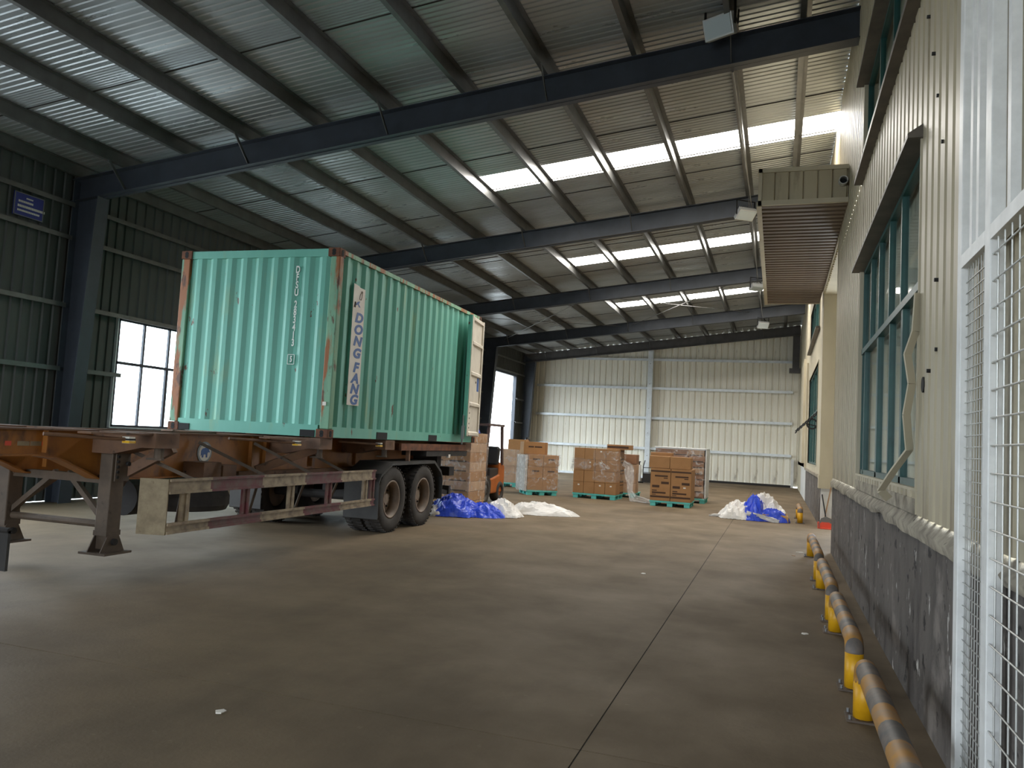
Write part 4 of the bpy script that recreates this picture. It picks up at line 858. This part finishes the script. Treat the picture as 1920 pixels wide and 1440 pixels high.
# ---- entrance canopy
cn = tag(empty('entrance_canopy', (0, 0, 0)), 'cream boxed canopy with brown slatted underside above the entrance', 'canopy')
CX0, CX1, CY0, CY1, CZ0, CZ1 = -.37, .855, 11.8, 19.85, 5.16, 5.71
for x0, x1, z0, z1 in ((CX0, CX1, CZ1 - .06, CZ1), (CX0, CX1, CZ0, CZ0 + .07), (CX0, CX0 + .05, CZ0, CZ1)):
    MB().box(x0, x1, CY0 - .03, CY0 + .02, z0, z1).build('fascia_trim', M['cream2'], cn)
MB().box(CX0 - .01, CX0 + .03, CY0, CY1, CZ1 - .06, CZ1).build('fascia_trim', M['cream2'], cn)
MB().box(CX0 - .02, CX0 + .05, CY0, CY1, CZ0 - .01, CZ0 + .06).build('fascia_trim', M['cream2'], cn)
for k in range(6):
    a = CX0 + .05 + k * (CX1 - CX0 - .05) / 6; q = (CX1 - CX0 - .05) / 6
    MB().ext([(a, CY0), (a + q * .86, CY0), (a + q * .94, CY0 + .03), (a + q, CY0 + .03), (a + q, CY0 + .04), (a, CY0 + .04)], 'z', CZ0 + .07, CZ1 - .06).build('fascia_panel', M['cream'], cn)
for k in range(26):
    a = CY0 + .15 + k * (CY1 - CY0 - .2) / 26
    MB().box(CX0 - .005, CX0 + .01, a - .06, a + .22, CZ0 + .06, CZ1 - .06).build('side_panel', M['cream'], cn)
ss = None; n = 40; q = (CY1 - CY0 - .06) / n
for k in range(n):
    if ss is None: ss = MB().ext([(0, .03), (.02, 0), (q * .6, 0), (q * .75, .03), (q, .03), (q, .045), (0, .045)], 'x', CX0 + .05, CX1).build('soffit_slat', M['louvre'], cn); o = ss
    else: o = dup(ss, cn)
    o.location = (0, CY0 + .03 + k * q, CZ0)
MB().box(CX0 + .02, CX1, CY0 + .03, CY1, CZ1 - .04, CZ1 - .01).build('top_sheet', M['cream2'], cn)
MB().box(CX0, CX1, CY1 - .03, CY1, CZ0, CZ1).build('rear_fascia', M['cream2'], cn)
pp = tag(empty('vent_pipe', (.78, 11.72, 5.45)), 'short chrome vent pipe poking out of the canopy front', 'pipe')
MB().lathe([(.05, -.05), (.062, -.05), (.062, .06), (.05, .06)], (0, 0, 0), 'y', 20).build('collar', M['lampbody'], pp)
MB().cyl((0, .04, 0), (0, .05, 0), .05, 20).build('bore', M['black'], pp)
# ---- white mesh fence
mf = tag(empty('mesh_fence', (0, 0, 0)), 'white steel framed wire mesh fence against the cream wall', 'fence')
FX0, FX1 = .775, .83
for y0, y1, w in ((4.0, 4.08, 0), (3.48, 3.57, 0), (2.3, 2.38, 0)): MB().box(FX0, FX1, y0, y1, 0, 4.6).build('post', M['mesh'], mf, bevel=.004)
for y0, y1 in ((3.57, 4.0), (2.38, 3.48)):
    for z in (2.44, .06): MB().box(FX0, FX1, y0, y1, z, z + .06).build('rail', M['mesh'], mf)
for y in (3.76, 3.88, 3.27, 3.06, 2.85, 2.64, 2.45): MB().box(FX0 + .012, FX1 - .008, y - .022, y + .022, 2.5, 4.6).build('upright_tube', M['mesh'], mf)
vw = hw = None
for k in range(21):
    z = .22 + k * .108
    if hw is None: hw = MB().cyl((FX0 + .01, 2.38, 0), (FX0 + .01, 3.49, 0), .0035, 6).build('wire', M['wire'], mf); o = hw
    else: o = dup(hw, mf)
    o.location = (0, 0, z)
for k in range(11):
    if vw is None: vw = MB().cyl((FX0 + .017, 0, .1), (FX0 + .017, 0, 2.45), .0035, 6).build('wire', M['wire'], mf); o = vw
    else: o = dup(vw, mf)
    o.location = (0, 3.43 - k * .096, 0)
mb = MB()
for k in range(46): mb.box(FX0 + .02, FX0 + .024, 3.57, 4.0, .12 + k * .05, .1235 + k * .05)
for k in range(9): mb.box(FX0 + .024, FX0 + .028, 3.6 + k * .047, 3.6035 + k * .047, .1, 2.45)
o = mb.build('fine_mesh', M['wire'], mf); o['kind'] = 'stuff'
# ---- floodlights on the purlin line
def flood(loc, rz, tilt, label):
    f = tag(empty('floodlight', loc, rz), label, 'floodlight', 'floodlights under the roof')
    R = Matrix.Rotation(tilt, 4, 'X')
    MB().box(-.21, .21, -.05, .05, -.14, .14, R).build('housing', M['lampbody'], f, bevel=.008)
    MB().box(-.185, .185, -.058, -.05, -.115, .115, R).build('lens', M['lampglass'], f)
    for k in range(8): MB().box(-.18 + k * .05, -.172 + k * .05, .05, .085, -.13, .13, R).build('cooling_fin', M['lampbody'], f)
    MB().box(-.225, -.212, -.02, .02, -.02, .3).box(.212, .225, -.02, .02, -.02, .3).box(-.225, .225, -.02, .02, .29, .3).build('bracket', M['iron'], f)
    MB().tube([(.2, .03, .1), (.23, .06, .0), (.2, .12, .15), (.1, .3, .35)], .012, 6).build('cable', M['iron'], f)
flood((-.87, 10.15, 7.08), -.45, .35, 'nearest floodlight, above the first dark rafter')
flood((-.8, 17.45, 6.72), .6, .9, 'bright-faced floodlight beside the canopy corner')
flood((-.72, 24.6, 6.55), .5, 1.2, 'floodlight in front of the third skylight')
flood((-.66, 31.7, 6.5), .4, .7, 'farthest small floodlight near the end wall')
cb = MB().tube([(-.72, 10.7, 6.72), (-.70, 14, 6.85), (-.68, 17.4, 6.9), (-.70, 21, 6.8), (-.70, 24.6, 6.8), (-.66, 31.7, 6.7)], .012, 6).build('lamp_cable', M['strapgrey']); tag(cb, 'grey cable sagging between the floodlights under the roof', 'cable')
# ---- hook rack
hr = tag(empty('hook_rack', (XF, 20.8, 2.62)), 'black iron hook rack sticking out beside the far green window', 'rack')
MB().bar((0, 0, 0), (-.5, 0, -.5), .05, .04).build('arm', M['iron'], hr)
MB().bar((0, 0, -.35), (-.25, 0, -.3), .03, .03).build('stay', M['iron'], hr)
for k in range(8):
    x = -.04 - k * .062; MB().tube([(x, -.02, x), (x - .03, -.1, x - .07), (x - .01, -.14, x - .05), (x + .02, -.14, x + .05)], .014, 6).build('hook', M['iron'], hr)
MB().lathe([(.1, -.02), (.14, -.02), (.14, .02), (.1, .02)], (-.12, -.05, -.3), 'y', 16).build('hanging_ring', M['iron'], hr)
# ---- dustpan and broom at the pilaster
dp = tag(empty('dustpan', (1.03, 18.1, 0), .1), 'upright metal dustpan with red base at the white pilaster foot', 'dustpan')
MB().ext([(-.14, .02), (.14, .02), (.15, .1), (.1, .22), (0, .26), (-.1, .22), (-.15, .1)], 'y', .0, .03).build('pan_back', M['strapgrey'], dp)
MB().box(-.13, .13, -.12, .03, 0, .02).box(-.13, .13, -.02, .0, .02, .12).build('pan_base', M['red'], dp)
MB().cyl((0, .02, .2), (-.08, .1, .72), .014, 8).build('handle', M['iron'], dp)
br = tag(empty('broom', (.98, 18.12, 0), 0), 'wooden handled broom leaning behind the dustpan', 'broom')
MB().cyl((0, 0, .12), (.17, .24, 1.02), .014, 8).build('handle', M['handle'], br)
MB().box(-.12, .12, -.03, .03, .0, .14).build('brush_head', M['red'], br)
# ---- navy notice board on the left wall
nb = tag(empty('notice_board', (XL + .05, 9.72, 5.07)), 'small navy notice board with white lines high on the dark wall', 'sign')
MB().box(0, .02, -.28, .28, -.2, .2).build('board', M['boardblue'], nb)
for a, b, c, d in ((-.28, .28, .185, .2), (-.28, .28, -.2, -.185), (-.28, -.265, -.2, .2), (.265, .28, -.2, .2)): MB().box(.02, .026, a, b, c, d).build('border', M['strapgrey'], nb)
rr = random.Random(5)
for z, y0, nch, h in ((.12, -.06, 5, .025), (.05, -.2, 9, .035), (-.03, -.21, 16, .04), (-.105, -.21, 14, .032)):
    y = y0
    for k in range(nch):
        wch = h * rr.uniform(.5, .9); MB().box(.02, .023, y, y + wch, z - h / 2, z + h / 2).build('character', M['signwhite'], nb); y += wch + .006
# ---- things by the end wall post
cy = tag(empty('fire_cylinder', (-5.5, 33.2, 0)), 'slim white upright cylinder standing near the end wall post', 'cylinder')
MB().cyl((0, 0, .05), (0, 0, .75), .09, 18).build('body', M['white'], cy, smooth=False)
MB().cyl((0, 0, .75), (0, 0, .86), .03, 10).box(-.06, .06, -.02, .02, .86, .9).build('valve', M['iron'], cy)
MB().cyl((0, 0, 0), (0, 0, .06), .13, 18).build('base_ring', M['iron'], cy)
bn = tag(empty('hand_truck', (-5.15, 33.2, 0)), 'dark hand truck parked beside the slim white cylinder', 'hand truck')
MB().box(-.2, .2, -.25, .0, .04, .07).build('toe_plate', M['iron'], bn)
for x in (-.18, .18):
    MB().tube([(x, 0, .05), (x, .03, .7), (x * .7, .1, .95)], .018, 8).build('upright', M['iron'], bn)
    MB().lathe([(.03, -.03), (.1, -.03), (.1, .03), (.03, .03)], (x * 1.1, .06, .1), 'x', 16).build('wheel', M['tyre'], bn)
for z in (.25, .45, .65): MB().cyl((-.18, .02, z), (.18, .02, z), .014, 8).build('crossbar', M['iron'], bn)
MB().box(-.16, .16, -.2, -.0, .08, .42).build('tool_case', M['undercar'], bn)
# ---- litter on the floor
for i, (x, y, rz, t) in enumerate(((.38, 13.4, .4, 'white paper scrap near the fourth guard rail'), (-2.8, 3.62, 1, 'tiny pale pebble on the floor under the trailer side'), (.27, 7.4, .2, 'pale chip on the floor beside the second guard rail'), (-1.5, 9.7, 1.3, 'white speck of litter in the middle of the floor'), (.28, 12.9, 2, 'thin twig near the fourth guard rail'))):
    w_ = .07 if i == 0 else .03
    o = MB().ext([(-w_, -.015), (-.2 * w_, -.03), (w_, -.01), (.8 * w_, .02), (-.6 * w_, .025)], 'z', 0, .006).build('litter_scrap', M['stick' if i < 4 else 'handle']); o.location = (x, y, 0); o.rotation_euler.z = rz; tag(o, t, 'litter')
